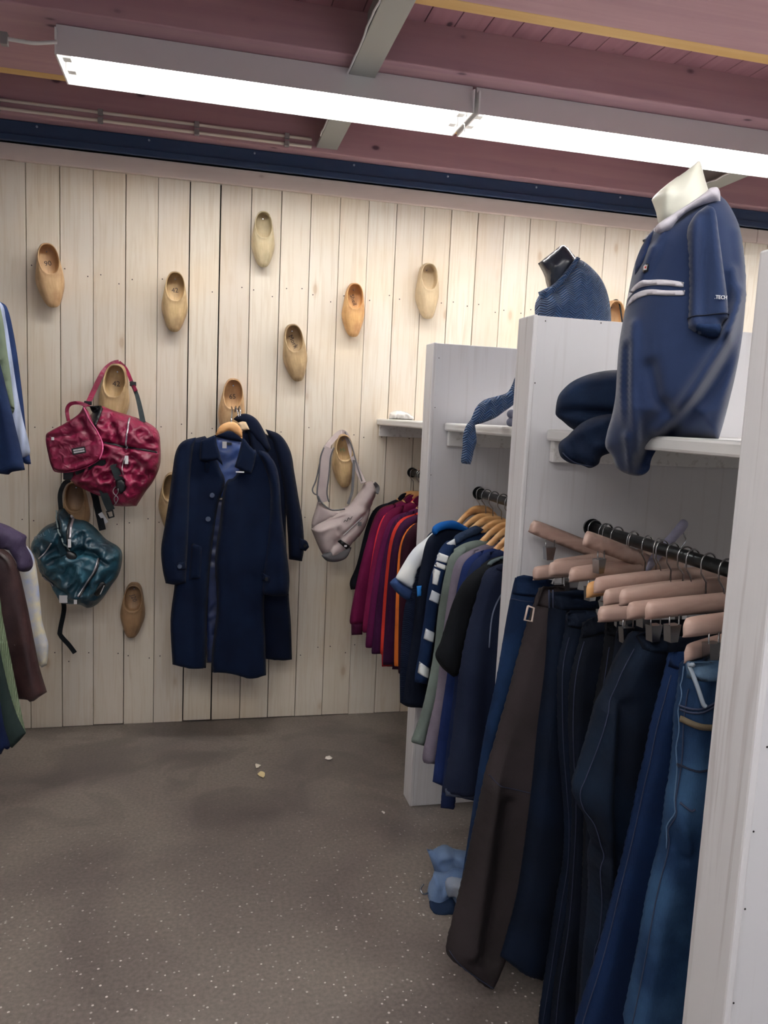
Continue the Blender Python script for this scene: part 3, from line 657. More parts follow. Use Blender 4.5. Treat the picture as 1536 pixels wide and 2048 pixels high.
for a_, c_ in (((212, 1024), (226, 1020)), ((214, 1026), (218, 1036)), ((225, 1021), (228, 1034)), ((217, 1036), (228, 1033))): tube('buckle_prong', [atY(*a_, 3.39), atY(*c_, 3.39)], .0035, M_BPL, t, 6)
p = atY(139, 950, 3.36); bx('buckle', (p.x-.024, p.x+.016, p.y-.006, p.y+.006, p.z-.02, p.z+.018), M_BPL, t, .004)
P = [atY(150, 944, 3.33), atY(180, 932, 3.32), atY(212, 925, 3.32)]; strap('compression_strap', P, .026, .006, M_BLACK, t)
p = on(sf, pl, (167, 898), .002)
Mb = frame(p, Vector((1, 0, .22)), Vector((-.22, 0, 1)))
bm = bmesh.new(); box(bm, -.026, .026, -.013, .013, -.001, .001, .0008); bmesh.ops.transform(bm, matrix=Mb, verts=bm.verts); bdg = obj('badge', bm, M_BPL, t)
for dy in (.0045, -.0045):
    bm = bmesh.new(); rs = random.Random(int(dy*1e4)); x = -.02
    while x < .02:
        ww = rs.uniform(.0015, .0035); box(bm, x, x+ww, dy-.003, dy+.003, .001, .0018); x += ww+.0012
    bmesh.ops.transform(bm, matrix=Mb, verts=bm.verts); obj('badge_lettering', bm, M_TAG, bdg)
p = on(sf, pl, (117, 875), .002); bx('zip_pull', (p.x-.005, p.x+.005, p.y-.003, p.y+.001, p.z-.006, p.z+.006), M_TAG, t, .001)

# teal bag
M_TE = cloth('teal_nylon', (14, 44, 60), (44, 92, 110), .38, 10, 700, .15, 0, .55, crumple=.3)
M_TED = cloth('dark_teal', (10, 30, 40), (18, 42, 54), .5)
pl = Plane(3.44, 0)
t = thing('backpack', 'teal nylon backpack with dangling black strap, hung under the crimson bag', 'bag')
body = [(116, 1020), (128, 1016), (140, 1030), (152, 1038), (172, 1042), (190, 1055), (212, 1078), (235, 1092), (244, 1106), (243, 1130), (236, 1152), (222, 1172), (206, 1196), (192, 1210), (176, 1214), (160, 1208), (140, 1206), (124, 1204), (112, 1186), (98, 1164), (84, 1150), (74, 1120), (62, 1092), (74, 1070), (92, 1052), (112, 1044)]
_, s = puff('body', X(body, pl), pl, .10, .08, M_TE, t, .3, wr=(.015, 48, 21), step=.007, creases=[(X([(120, 1040), (130, 1080), (150, 1100)], pl), -.02, .01), (X([(160, 1095), (190, 1100), (215, 1120)], pl), -.03, .012), (X([(185, 1060), (205, 1085), (235, 1100)], pl), -.015, .008), (X([(170, 1060), (172, 1085), (165, 1095)], pl), -.014, .008), (X([(90, 1145), (115, 1170), (140, 1180)], pl), -.024, .012), (X([(130, 1115), (160, 1120), (170, 1150)], pl), .016, .016), (X([(200, 1150), (180, 1180), (140, 1185)], pl), .018, .014)])
seam('trim_edge', [(115, 1020), (118, 1045), (130, 1070), (146, 1094)], s, pl, .0035, cloth('pale_piping', (150, 165, 165)), t, .004)
seam('zip', [(148, 1028), (148, 1050), (148, 1068)], s, pl, .006, M_ZIP, t, .003); seam('zip_tape', [(143, 1026), (143, 1060), (146, 1090)], s, pl, .004, M_BPL, t, .002)
p = on(s, pl, (148, 1076), .006); bx('zip_pull', (p.x-.006, p.x+.006, p.y-.002, p.y+.002, p.z-.02, p.z+.014), M_TAG, t, .001)
seam('zip', [(201, 1110), (196, 1130), (180, 1155), (164, 1180)], s, pl, .004, M_ZIP, t, .003); seam('zip_tape', [(204, 1110), (199, 1131), (183, 1156), (167, 1181)], s, pl, .004, M_BPL, t, .002)
p = on(s, pl, (159, 1188), .004); bx('zip_pull', (p.x-.006, p.x+.006, p.y-.002, p.y+.002, p.z-.016, p.z+.014), M_TAG, t, .001)
p = on(s, pl, (134, 1188), .008); bx('price_tag', (p.x-.016, p.x+.016, p.y-.001, p.y+.001, p.z-.016, p.z+.016), M_TAG, t, .0008)
puff('patch', X([(204, 1158), (212, 1154), (217, 1160), (206, 1180), (198, 1184), (194, 1178)], pl), pl, .003, .006, M_BPL, t, 1, base=s, lift=.002, step=.006)
seam('patch_bar', [(213, 1162), (205, 1180)], s, pl, .002, M_TAG, t, .005)
P = [on(s, pl, q, .008) for q in ((119, 1052), (128, 1080), (138, 1100))]; strap('strap', P, .026, .005, M_TED, t)
puff('buckle', X([(126, 1096), (142, 1092), (158, 1098), (163, 1110), (148, 1116), (130, 1112)], pl), pl, .014, .012, M_BPL, t, .5, lift=float(s(np.array([pl.uv((146, 1104))[0]]), np.array([pl.uv((146, 1104))[1]]))[0])-.002, step=.006)
seam('zip', [(85, 1110), (98, 1098), (112, 1078)], s, pl, .003, M_ZIP, t, .003); seam('zip', [(92, 1150), (104, 1162), (110, 1168)], s, pl, .003, M_ZIP, t, .003)
strap('hanging_strap', [atY(*q) for q in ((126, 1200, 3.46), (128, 1220, 3.5), (120, 1262, 3.52), (122, 1272, 3.5), (138, 1290, 3.5), (150, 1306, 3.5))], .019, .003, M_BLACK, t)
strap('shoulder_strap', [atY(*q) for q in ((122, 1020, 3.45), (120, 990, 3.5), (128, 968, 3.55), (140, 960, 3.57))], .018, .003, M_BLACK, t)
strap('shoulder_strap', [atY(*q) for q in ((160, 958, 3.56), (185, 980, 3.54), (195, 1015, 3.52), (205, 1060, 3.47))], .028, .003, M_BLACK, t)
strap('care_label', [atY(*q) for q in ((200, 1026, 3.5), (213, 1046, 3.49))], .018, .001, M_TAG, t)
for k, ch in enumerate('ONLI'):
    p = on(s, pl, (78+k*9, 1072-k*5), .004); text('lettering', ch, .022, plain('pale_print', (120, 135, 150), .6), t, frame(p+Vector((0, -.004, 0)), Vector((1, 0, .3)), Vector((-.3, 0, 1))))

# grey sling bag
M_GR = cloth('stone_canvas', (168, 156, 156), (186, 174, 172), .75, 10, 800)
M_GRD = cloth('grey_binding', (92, 92, 96), (110, 110, 112), .8)
pl = Plane(3.45, 0)
t = thing('sling_bag', 'stone grey sling bag looped around a clog', 'bag')
body = [(622, 1058), (632, 1046), (655, 1034), (684, 1018), (706, 1000), (722, 978), (730, 965), (745, 962), (752, 978), (750, 990), (742, 1012), (735, 1040), (722, 1066), (700, 1090), (690, 1108), (672, 1118), (652, 1116), (640, 1100), (632, 1082)]
_, s = puff('body', X(body, pl), pl, .075, .055, M_GR, t, .3, wr=(.006, 45, 31), step=.008, creases=[(X([(648, 1112), (668, 1080), (700, 1050), (735, 1015)], pl), -.012, .01), (X([(715, 985), (735, 975)], pl), -.008, .006), (X([(630, 1060), (670, 1045)], pl), .008, .012)])
back = [(623, 1056), (624, 1040), (632, 1015), (636, 995), (645, 1008), (664, 1020), (684, 1020), (700, 1010), (712, 1000), (700, 1020), (660, 1040)]
puff('flap', X(back, pl), pl, .03, .03, M_GR, t, .3, step=.008, wr=(.003, 60, 3))
under = [(640, 1108), (656, 1096), (680, 1090), (700, 1092), (690, 1112), (672, 1120), (652, 1119)]
_, s2 = puff('base_panel', X(under, pl), pl, .03, .02, M_GRD, t, .5, lift=.04, step=.008)
loop = [(640, 1004), (636, 985), (640, 950), (643, 915), (650, 895)]
strap('strap_pad', [atY(q[0]+8, q[1], 3.42) for q in loop], .046, .010, M_GR, t)
for dx in (-2, 18): tube('binding', spline([atY(q[0]+dx, q[1], 3.415) for q in loop]), .0035, M_GRD, t, 6)
strap('strap', [atY(*q) for q in ((652, 896, 3.44), (663, 882, 3.5), (678, 867, 3.54), (688, 866, 3.55), (697, 880, 3.54), (706, 915, 3.5), (718, 945, 3.46), (727, 966, 3.42))], .024, .004, M_GR, t)
tube('binding', spline([atY(*q) for q in ((690, 864, 3.53), (703, 890, 3.5), (714, 930, 3.46), (724, 962, 3.42))]), .003, M_GRD, t, 6)
strap('strap_tail', [atY(*q) for q in ((708, 920, 3.46), (706, 960, 3.45), (704, 985, 3.44), (696, 1008, 3.43))], .012, .003, M_GRD, t)
tube('ring', spline([atY(*q) for q in ((641, 920, 3.42), (632, 960, 3.42), (625, 978, 3.42), (628, 987, 3.42), (635, 988, 3.42), (638, 972, 3.42))]), .0035, M_GRD, t, 6)
tube('binding', spline([atY(*q) for q in ((636, 992, 3.41), (646, 1008, 3.4), (664, 1020, 3.39), (690, 1018, 3.38))]), .0035, M_GRD, t, 6)
seam('zip', [(682, 1066), (700, 1048), (720, 1030)], s, pl, .003, M_TAG, t, .002)
lb, _ = puff('label', X([(670, 1078), (676, 1074), (696, 1088), (690, 1096)], pl), pl, .002, .004, M_BPL, t, 1, base=s, lift=.003, step=.006, sharp=True)
p = on(s, pl, (685, 1086), .008); bx('label_mark', (p.x-.006, p.x+.006, p.y-.001, p.y+.001, p.z-.004, p.z+.004), M_TAG, lb)
seam('embroidery', [(682, 1040), (685, 1036), (688, 1038), (691, 1031), (694, 1034), (698, 1028)], s, pl, .0012, M_BPL, t, .003)
p = on(s, pl, (713, 1043), .006); bx('square_patch', (p.x-.008, p.x+.008, p.y-.001, p.y+.001, p.z-.009, p.z+.009), M_GRD, t)
P = [on(s, pl, q, .006) for q in ((744, 965), (752, 974), (748, 984))]; strap('buckle', P, .02, .006, M_GRD, t)
p = atY(1243, 612, 3.5)
t = thing('black_cord', 'black cord hanging around the clog behind the dark torso', 'cord'); tube('cord', spline([atY(*q) for q in ((1222, 606, 3.53), (1231, 600, 3.53), (1238, 606, 3.52), (1244, 640, 3.50), (1247, 680, 3.48), (1240, 740, 3.48))]), .004, M_BLACK, t, 6)

# ================================================================== TOPS ON THE RAILS
def top(name, y, mat, label, group, cat='sweater', a=.12, L=.66, SL=.56, hw=.2, spread=.05, zN=1.085, short=False, cuff=None, collar=None, seed=1, hang=True, hmat=M_HW, band=None):
    pl = Plane(y, .98+random.uniform(-.008, .008), a)
    t = thing(name, label, cat, group)
    b = [(-.065, zN), (-.13, zN-.02), (-hw, zN-.055), (-hw+.005, zN-.2), (-hw+.002, zN-.45), (-hw-.005, zN-L), (-.08, zN-L-.008), (.08, zN-L-.006), (hw, zN-L), (hw-.01, zN-.3), (hw, zN-.055), (.13, zN-.02), (.065, zN), (0, zN-.035)]
    _, s = puff('body', b, pl, .016, .02, mat, t, .8, folds=(.009, 46, seed), step=.014)
    if short: q = [(-.12, zN-.015), (-hw, zN-.045), (-hw-.07, zN-.2), (-hw-.085, zN-.24), (-hw+.02, zN-.27), (-hw+.05, zN-.15)]
    else: q = [(-.12, zN-.014), (-hw+.01, zN-.04), (-hw-.03, zN-.12), (-hw-.045-spread*.5, zN-.3), (-hw-.05-spread, zN-SL+.04), (-hw-.045-spread, zN-SL), (-hw+.02-spread, zN-SL), (-hw+.03-spread*.6, zN-.3), (-hw+.05, zN-.12)]
    puff('sleeve', q, pl, .026, .028, mat, t, .8, folds=(.004, 60, seed+3), step=.013, lift=.012)
    q2 = [(-u, v) for u, v in q]; puff('sleeve', q2, pl, .024, .028, mat, t, .8, step=.018, lift=.004)
    if cuff and not short:
        c = [(-hw-.044-spread, zN-SL+.012), (-hw+.012-spread, zN-SL+.012), (-hw+.01-spread, zN-SL-.05), (-hw-.04-spread, zN-SL-.05)]
        puff('cuff', c, pl, .022, .02, cuff, t, .8, step=.012, lift=.012)
    cm = collar or mat
    strap('neckband', [pl.P(-.07, zN-.006, .012), pl.P(-.05, zN+.012, .006), pl.P(0, zN+.016, -.01), pl.P(.05, zN+.012, .0), pl.P(.07, zN-.006, .01)], .03, .008, cm, t, pl.N)
    if hang: wood_hanger(pl, zN+.012, 'wooden hanger holding the '+label.split(',')[0].split(' hung')[0], 'wooden hangers on the tops rails', hmat)
    return t, pl, s
K = cloth
G0 = 'maroon and red tops on the rail by the plank wall'
U0 = [('sweatshirt', 3.51, K('black_knit', (18, 20, 28)), 'black jumper nearest the plank wall', .05, .42, None),
      ('jacket', 3.44, K('brown_maroon', (88, 38, 44)), 'brownish maroon jacket beside the black jumper', .04, .5, None),
      ('sweatshirt', 3.375, K('magenta_fleece', (88, 16, 54)), 'magenta maroon sweatshirt with a ribbed cuff and the leftmost hanging sleeve', .06, .56, K('dark_plum_rib', (56, 14, 40))),
      ('sweatshirt', 3.30, K('coral_knit', (190, 44, 58)), 'coral pink sweatshirt showing only a shoulder', .02, .50, None),
      ('sweatshirt', 3.235, K('burgundy_a', (96, 18, 54)), 'burgundy sweatshirt with a folded elbow behind the coral one', .035, .57, None),
      ('sweatshirt', 3.17, K('plum_a', (78, 18, 60)), 'plum sweatshirt in the middle of the maroon row', .035, .60, None),
      ('sweatshirt', 3.105, K('plum_b', (60, 20, 58), wav=(60, 0, 'X', .4)), 'ribbed dark plum jumper with a wide crew collar', .03, .62, None),
      ('sweatshirt', 3.04, K('red_orange', (176, 48, 38)), 'red-orange sweatshirt with a dark cuff', .0, .60, K('red_cuff', (140, 30, 36))),
      ('sweatshirt', 2.975, K('aubergine', (44, 16, 44)), 'aubergine jumper with a white strip at its neck', .0, .63, None),
      ('sweatshirt', 2.91, K('amber_orange', (190, 100, 40)), 'amber orange sweatshirt nearest the white partition', -.02, .6, None),
      ('sweatshirt', 2.845, K('dark_wine', (40, 14, 26)), 'very dark wine jumper just behind the partition', -.03, .62, None)]
for i, (nm, y, m, l, sp, SL, cf) in enumerate(U0):
    random.seed(i+40); top(nm, y, m, l, G0, spread=sp, SL=SL, cuff=cf, L=.64+random.uniform(-.03, .05), seed=i+2, a=.10+random.uniform(-.05, .05), zN=1.08+random.uniform(-.012, .012))

G1 = 'blue and grey tops on the middle rail'
def traced(name, y, label, cat, mat, body, sleeve=None, a=.12, T=.022, extra=True, seed=1, fold=.006, hmat=M_HW, neck=None):
    pl = Plane(y, .98, a); t = thing(name, label, cat, G1)
    _, s = puff('body', pl.px(body), pl, T, .02, mat, t, .7, folds=(fold*1.6, 46, seed), step=.012)
    ss = None
    if sleeve: _, ss = puff('sleeve', pl.px(sleeve), pl, .028, .028, mat, t, .7, folds=(.007, 60, seed), step=.010, lift=.012, wr=(.004, 28, seed, 1))
    wood_hanger(pl, 1.100, 'wooden hanger holding the '+label.split(',')[0], 'wooden hangers on the tops rails', hmat)
    return t, pl, s, ss
M_NV = K('navy_jersey', (12, 22, 44)); M_WH = K('white_jersey', (196, 204, 220))
# tee with white raglan sleeve
t, pl, s, _ = traced('raglan_shirt', 2.56, 'navy raglan shirt with a white short sleeve and navy band', 't-shirt', K('navy_texture', (16, 26, 48), wav=(90, 2, 'DIAGONAL', .5)),
    [(905, 1062), (870, 1060), (850, 1080), (832, 1130), (822, 1180), (808, 1220), (800, 1330), (800, 1405), (822, 1415), (870, 1412), (950, 1412), (985, 1300), (990, 1120), (960, 1070)])
puff('sleeve', pl.px([(862, 1058), (845, 1074), (821, 1094), (800, 1125), (784, 1153), (800, 1166), (817, 1175), (822, 1158), (827, 1138), (845, 1110), (860, 1085)]), pl, .03, .03, M_WH, t, .7, lift=.03, step=.009)
puff('sleeve_band', pl.px([(784, 1151), (772, 1162), (786, 1180), (803, 1194), (812, 1196), (818, 1174), (800, 1165)]), pl, .031, .02, K('navy_band', (34, 52, 88)), t, .7, lift=.03, step=.008)
# polo with bright blue collar
t, pl, s, _ = traced('polo_shirt', 2.49, 'dark navy shirt with a bright blue collar', 'shirt', K('ink_navy', (10, 16, 30)),
    [(940, 1058), (895, 1055), (868, 1066), (852, 1085), (842, 1130), (832, 1190), (826, 1260), (815, 1330), (806, 1405), (820, 1413), (880, 1418), (960, 1415), (1000, 1300), (1000, 1120), (980, 1070)])
puff('collar', pl.px([(861, 1062), (864, 1052), (876, 1044), (895, 1040), (910, 1042), (936, 1056), (925, 1062), (900, 1058), (880, 1060), (866, 1070)]), pl, .02, .014, K('bright_blue', (14, 74, 140)), t, .8, lift=.012, step=.008)
puff('sleeve_patch', pl.px([(828, 1169), (838, 1168), (838, 1188), (829, 1190)]), pl, .003, .004, K('bright_patch', (40, 110, 180)), t, 1, lift=.024, step=.006, sharp=True)
# striped rugby shirt
t, pl, s, ss = traced('rugby_shirt', 2.41, 'navy rugby shirt with white arm stripes', 'shirt', K('rugby_navy', (16, 32, 62)),
    [(965, 1063), (930, 1068), (903, 1080), (888, 1095), (880, 1200), (872, 1300), (865, 1390), (868, 1440), (900, 1450), (980, 1450), (1020, 1350), (1015, 1130), (1000, 1080)],
    [(905, 1078), (888, 1083), (874, 1102), (865, 1128), (857, 1156), (851, 1190), (846, 1230), (840, 1270), (835, 1303), (828, 1340), (826, 1362), (851, 1366), (855, 1345), (863, 1290), (868, 1250), (873, 1211), (882, 1160), (893, 1120), (905, 1095)])
for q in ([(871, 1102), (888, 1108), (885, 1122), (866, 1118)], [(868, 1121), (884, 1127), (881, 1136), (864, 1130)], [(857, 1176), (873, 1184), (870, 1204), (852, 1196)], [(845, 1252), (863, 1261), (860, 1280), (841, 1273)], [(833, 1318), (853, 1332), (850, 1351), (829, 1340)], [(862, 1133), (872, 1138), (866, 1166), (858, 1164)]):
    puff('stripe', pl.px(q), pl, .0025, .003, M_WH, t, 1, base=ss, lift=.001, step=.005, sharp=True)
puff('collar', pl.px([(903, 1080), (910, 1068), (930, 1058), (948, 1050), (964, 1058), (950, 1068), (925, 1078), (906, 1092)]), pl, .018, .012, K('bobbled_navy', (38, 52, 76), fine=250, bstr=.8), t, .8, lift=.012, step=.008)
puff('collar_tip', pl.px([(886, 1084), (903, 1074), (905, 1088), (894, 1092)]), pl, .008, .006, M_WH, t, .8, lift=.026, step=.006)
# grey-green sweater
t, pl, s, ss = traced('sweater', 2.345, 'grey-green sweater with a long drooping sleeve, in front of the striped shirt', 'sweater', K('grey_green', (92, 102, 98)),
    [(960, 1080), (930, 1086), (908, 1098), (900, 1180), (890, 1300), (880, 1400), (875, 1470), (910, 1480), (985, 1480), (1020, 1350), (1020, 1130), (1000, 1085)],
    [(934, 1089), (912, 1098), (896, 1112), (888, 1140), (880, 1180), (872, 1230), (866, 1290), (856, 1350), (840, 1420), (822, 1470), (820, 1482), (846, 1489), (856, 1450), (875, 1390), (890, 1300), (900, 1220), (912, 1140)])
# mauve hoodie
t, pl, s, ss = traced('hoodie', 2.28, 'mauve grey hoodie between the green sweater and the blue sweatshirt', 'sweater', K('mauve_grey', (98, 92, 108), (128, 120, 134)),
    [(975, 1088), (950, 1096), (930, 1106), (915, 1200), (905, 1350), (895, 1450), (890, 1520), (930, 1530), (1000, 1530), (1035, 1350), (1030, 1130), (1010, 1092)],
    [(955, 1097), (930, 1103), (912, 1116), (902, 1140), (893, 1190), (886, 1240), (878, 1310), (868, 1390), (852, 1460), (842, 1508), (845, 1522), (872, 1526), (880, 1480), (893, 1400), (903, 1300), (912, 1200), (930, 1140)])
# blue pair
t, pl, s, ss = traced('sweatshirt', 2.215, 'royal blue sweatshirt with a pale shoulder seam', 'sweater', K('royal_blue', (20, 34, 76)),
    [(990, 1096), (965, 1102), (935, 1118), (925, 1200), (918, 1350), (908, 1500), (905, 1570), (930, 1580), (1000, 1580), (1040, 1350), (1040, 1130), (1020, 1098)],
    [(965, 1098), (942, 1108), (924, 1126), (915, 1155), (908, 1190), (900, 1250), (893, 1330), (880, 1420), (868, 1510), (862, 1560), (890, 1572), (900, 1500), (912, 1400), (920, 1300), (930, 1200), (950, 1130)])
t, pl, s, ss = traced('sweatshirt', 2.165, 'ink blue crew-neck sweatshirt behind the black tee', 'sweater', K('ink_blue', (18, 28, 58)),
    [(1000, 1100), (975, 1104), (955, 1116), (940, 1220), (928, 1380), (915, 1540), (912, 1590), (940, 1600), (1010, 1600), (1045, 1350), (1045, 1130), (1030, 1100)],
    [(985, 1100), (962, 1108), (942, 1124), (930, 1150), (920, 1200), (912, 1270), (905, 1370), (893, 1470), (882, 1560), (878, 1612), (903, 1615), (912, 1560), (925, 1440), (932, 1330), (944, 1210), (960, 1140)])
# black short sleeve tee
t, pl, s, ss = traced('t_shirt', 2.10, 'black short-sleeved tee with a green-grey neckband', 't-shirt', K('black_jersey', (14, 16, 20)),
    [(1020, 1110), (985, 1116), (962, 1130), (950, 1220), (940, 1330), (935, 1430), (932, 1480), (970, 1490), (1030, 1490), (1060, 1350), (1060, 1140), (1045, 1112)],
    [(990, 1118), (960, 1130), (935, 1149), (918, 1170), (903, 1200), (890, 1240), (876, 1285), (867, 1308), (880, 1332), (904, 1352), (918, 1335), (925, 1290), (940, 1220), (965, 1160)])
puff('neckband', pl.px([(965, 1130), (975, 1118), (1004, 1108), (1006, 1114), (985, 1122), (968, 1134)]), pl, .012, .01, K('green_grey', (84, 96, 100)), t, .8, lift=.02, step=.007)
# nearest fleece
t, pl, s, ss = traced('sweatshirt', 2.01, 'faded dark navy sweatshirt, nearest on the middle rail', 'sweater', K('faded_navy', (24, 31, 52), (32, 40, 62)),
    [(1040, 1128), (1008, 1127), (988, 1132), (972, 1142), (960, 1170), (950, 1205), (938, 1245), (928, 1290), (918, 1350), (910, 1420), (900, 1500), (886, 1578), (890, 1586), (930, 1590), (1000, 1592), (1070, 1590), (1090, 1400), (1095, 1200), (1075, 1135)], None, .12, .03)
seam('arm_seam', [(1010, 1165), (990, 1190), (975, 1230), (970, 1290)], s, pl, .0025, K('grey_seam', (90, 98, 116)), t)
puff('neckband', pl.px([(985, 1135), (995, 1127), (1020, 1128), (1020, 1140), (1000, 1145)]), pl, .016, .01, K('dark_rib', (20, 26, 46)), t, .8, lift=.02, step=.007)
puff('hem_band', pl.px([(886, 1572), (888, 1588), (940, 1594), (1000, 1595), (1000, 1585), (940, 1582)]), pl, .01, .008, K('grey_hem', (60, 66, 82)), t, .8, lift=.012, step=.008)
for i, y in enumerate((2.62, 1.965)):
    random.seed(90+i); wood_hanger(Plane(y, .98, .3), 1.12, ('empty wooden hanger at the far end of the middle rail', 'empty wooden hanger next to the second partition')[i], 'wooden hangers on the tops rails')

# ================================================================== TROUSERS
G2 = 'trousers clipped on the near rail'
M_THR = plain('pale_thread', (40, 48, 74), .8)
def trousers(name, y, mat, label, poly, waist, seams=(), hl=None, a=.0, T=.035, hz=1.115, folds=.008, band=None, ha=.3, hx=.98, tilt=0, seed=1, cr=(), hm=M_HP):
    pl = Plane(y, .98, a); t = thing(name, label, 'jeans' if 'jeans' in label else 'trousers', G2)
    _, s = puff('legs', pl.px(poly), pl, T*.8, .024, mat, t, .7, folds=(folds*1.2, 36, seed), step=.0085, wr=(.004, 16, seed, 1), creases=[(pl.px(c[0]), c[1], c[2]) for c in cr])
    wb, _ = puff('waistband', pl.px(waist), pl, .005, .006, band or mat, t, .8, base=s, lift=.001, step=.008, sharp=True)
    for q in seams: seam('seam', q, s, pl, .0011, M_THR, t)
    if hl: clip_hanger(Plane(y+.02, hx+.012*math.sin(seed*3.1), ha+(.13*math.sin(seed*2.3+y*40) if tilt == 0 else 0)), hz+(.010*math.sin(y*57) if tilt == 0 else 0), hl, 'clip hangers on the near rail', hm, tilt=tilt)
    return t, pl, s
trousers('jeans', 1.765, denim('mid_blue_denim', (10, 30, 60), (26, 56, 96)), 'mid-blue jeans farthest along the rail, slim leg seen beside the brown pair',
    [(1030, 1155), (1024, 1180), (1014, 1230), (1004, 1290), (990, 1370), (972, 1450), (958, 1530), (946, 1610), (934, 1690), (922, 1770), (914, 1840), (940, 1860), (1000, 1860), (1060, 1700), (1100, 1450), (1110, 1250), (1100, 1160)],
    [(1028, 1150), (1040, 1146), (1066, 1150), (1100, 1158), (1100, 1190), (1060, 1188), (1022, 1186)], [[(1018, 1195), (1055, 1198)]], 'clip hanger with its bar end raised above the far jeans', hz=1.13, tilt=-.35, ha=.1)
trousers('trousers', 1.70, cloth('brown_twill', (42, 37, 38), (56, 49, 52), .8, 5, 700), 'dark brown wide-leg trousers with a square buckle at the waist',
    [(1080, 1175), (1072, 1195), (1056, 1245), (1040, 1300), (1022, 1370), (1005, 1430), (988, 1490), (970, 1550), (955, 1620), (938, 1700), (920, 1780), (903, 1850), (892, 1902), (910, 1922), (930, 1936), (955, 1960), (975, 1971), (986, 1962), (1003, 1920), (1025, 1860), (1045, 1780), (1070, 1650), (1110, 1400), (1160, 1180), (1130, 1172)],
    [(1072, 1165), (1100, 1170), (1150, 1178), (1148, 1212), (1100, 1208), (1058, 1206)], [[(970, 1540), (1000, 1560), (1060, 1572)], [(894, 1892), (930, 1925), (978, 1958)]], 'clip hanger holding the brown trousers', T=.05, cr=[([(975, 1560), (965, 1650), (945, 1780), (930, 1880)], .02, .022), ([(1010, 1600), (990, 1760), (965, 1900)], -.018, .022)], folds=.004)
pl = Plane(1.64, .98, 0); P = [pl.P(*pl.uv(q)) for q in ((1056, 1212), (1049, 1240), (1064, 1243), (1068, 1216), (1056, 1212))]
tt = [o for o in bpy.data.objects if o.get('label', '').startswith('dark brown wide')][0]; tube('square_buckle', P, .0025, plain('pale_buckle', (200, 180, 170), .4), tt, 6)
def pair(y, off, l, hl, mat, seed):
    """plain pair whose front edge alone is seen"""
    z0, X0 = 1.05, .80+off
    pl = Plane(y, .98, 0); t = thing('trousers', l, 'trousers', G2); u = X0-.98
    _, s = puff('legs', [(u, z0), (u-.005, z0-.1), (u-.03, z0-.3), (u-.03, z0-.6), (u-.02, z0-.98), (u+.2, z0-1.0), (u+.26, z0-.5), (u+.27, z0)], pl, .03, .04, mat, t, .7, folds=(.006, 30, seed), step=.016)
    puff('waistband', [(u-.004, z0+.004), (u+.27, z0+.004), (u+.27, z0-.034), (u-.006, z0-.034)], pl, .02, .012, mat, t, .8, lift=.014, step=.012)
    clip_hanger(Plane(y+.02, .98, .3+.1*math.sin(seed)), 1.11+.006*math.sin(seed*2), hl, 'clip hangers on the near rail')
DN = denim('night_denim', (5, 12, 25), (10, 20, 38)); DN2 = denim('deep_denim', (6, 17, 34), (12, 27, 50)); DN3 = denim('black_denim', (5, 8, 15), (9, 13, 23))
trousers('jeans', 1.655, DN2, 'navy jeans with pale belt loops, directly in front of the brown trousers',
    [(1100, 1185), (1095, 1240), (1090, 1330), (1075, 1450), (1060, 1600), (1035, 1780), (1010, 1880), (1000, 1912), (1040, 1940), (1085, 1962), (1110, 1900), (1140, 1700), (1170, 1450), (1190, 1200)],
    [(1096, 1180), (1140, 1174), (1190, 1178), (1192, 1214), (1140, 1214), (1098, 1212)], [], 'clip hanger holding the navy jeans with belt loops')
tt = [o for o in bpy.data.objects if o.get('label', '').startswith('navy jeans with pale')][0]; pl = Plane(1.61, .98, 0)
for x in (1098, 1106): tube('belt_loop', [pl.P(*pl.uv((x, 1180))), pl.P(*pl.uv((x, 1216)))], .0018, M_THR, tt, 5)
def edge_pair(y, mat, l, hl, left, wtop, bottom=2060, right=120, seed=1, **k):
    poly = list(left)+[(left[-1][0]+30, bottom), (left[-1][0]+right+60, bottom)]+[(wtop[1][0]+30, 1600), (wtop[1][0]+20, 1400), (wtop[1][0], wtop[1][1])]
    w = [wtop[0], ((wtop[0][0]+wtop[1][0])/2, (wtop[0][1]+wtop[1][1])/2-2), wtop[1], (wtop[1][0]+1, wtop[1][1]+34), (wtop[0][0]-3, wtop[0][1]+34)]
    return trousers('jeans' if 'jeans' in l else 'trousers', y, mat, l, poly, w, [[(p[0]+3, p[1]) for p in left[1:]]], hl, seed=seed, **k)
edge_pair(1.585, DN2, 'navy jeans with a thin pale outseam, first of the dark middle pairs', 'clip hanger holding the navy jeans with the pale outseam', [(1132, 1222), (1128, 1270), (1116, 1330), (1114, 1400), (1116, 1480), (1122, 1560), (1128, 1640), (1126, 1720), (1112, 1800), (1100, 1880), (1085, 1980), (1076, 2050)], ((1130, 1215), (1190, 1220)))
edge_pair(1.52, DN, 'dark navy trousers with a pointed waistband corner', 'clip hanger holding the pointed-waist trousers', [(1164, 1246), (1160, 1280), (1146, 1330), (1138, 1380), (1136, 1450), (1140, 1540), (1144, 1620), (1140, 1720), (1130, 1850), (1110, 1960), (1100, 2050)], ((1162, 1240), (1216, 1218)), hm=M_HW, seed=4)
edge_pair(1.46, DN3, 'black-navy trousers between the middle pairs', 'clip hanger holding the black-navy trousers', [(1210, 1240), (1208, 1290), (1200, 1340), (1185, 1420), (1170, 1500), (1168, 1600), (1165, 1750), (1160, 1900), (1150, 2050)], ((1208, 1232), (1252, 1240)), seed=6)
pair(1.425, .05, 'dark trousers hanging behind the big dark denim pair', 'clip hanger behind the big dark denim pair', DN, 3)
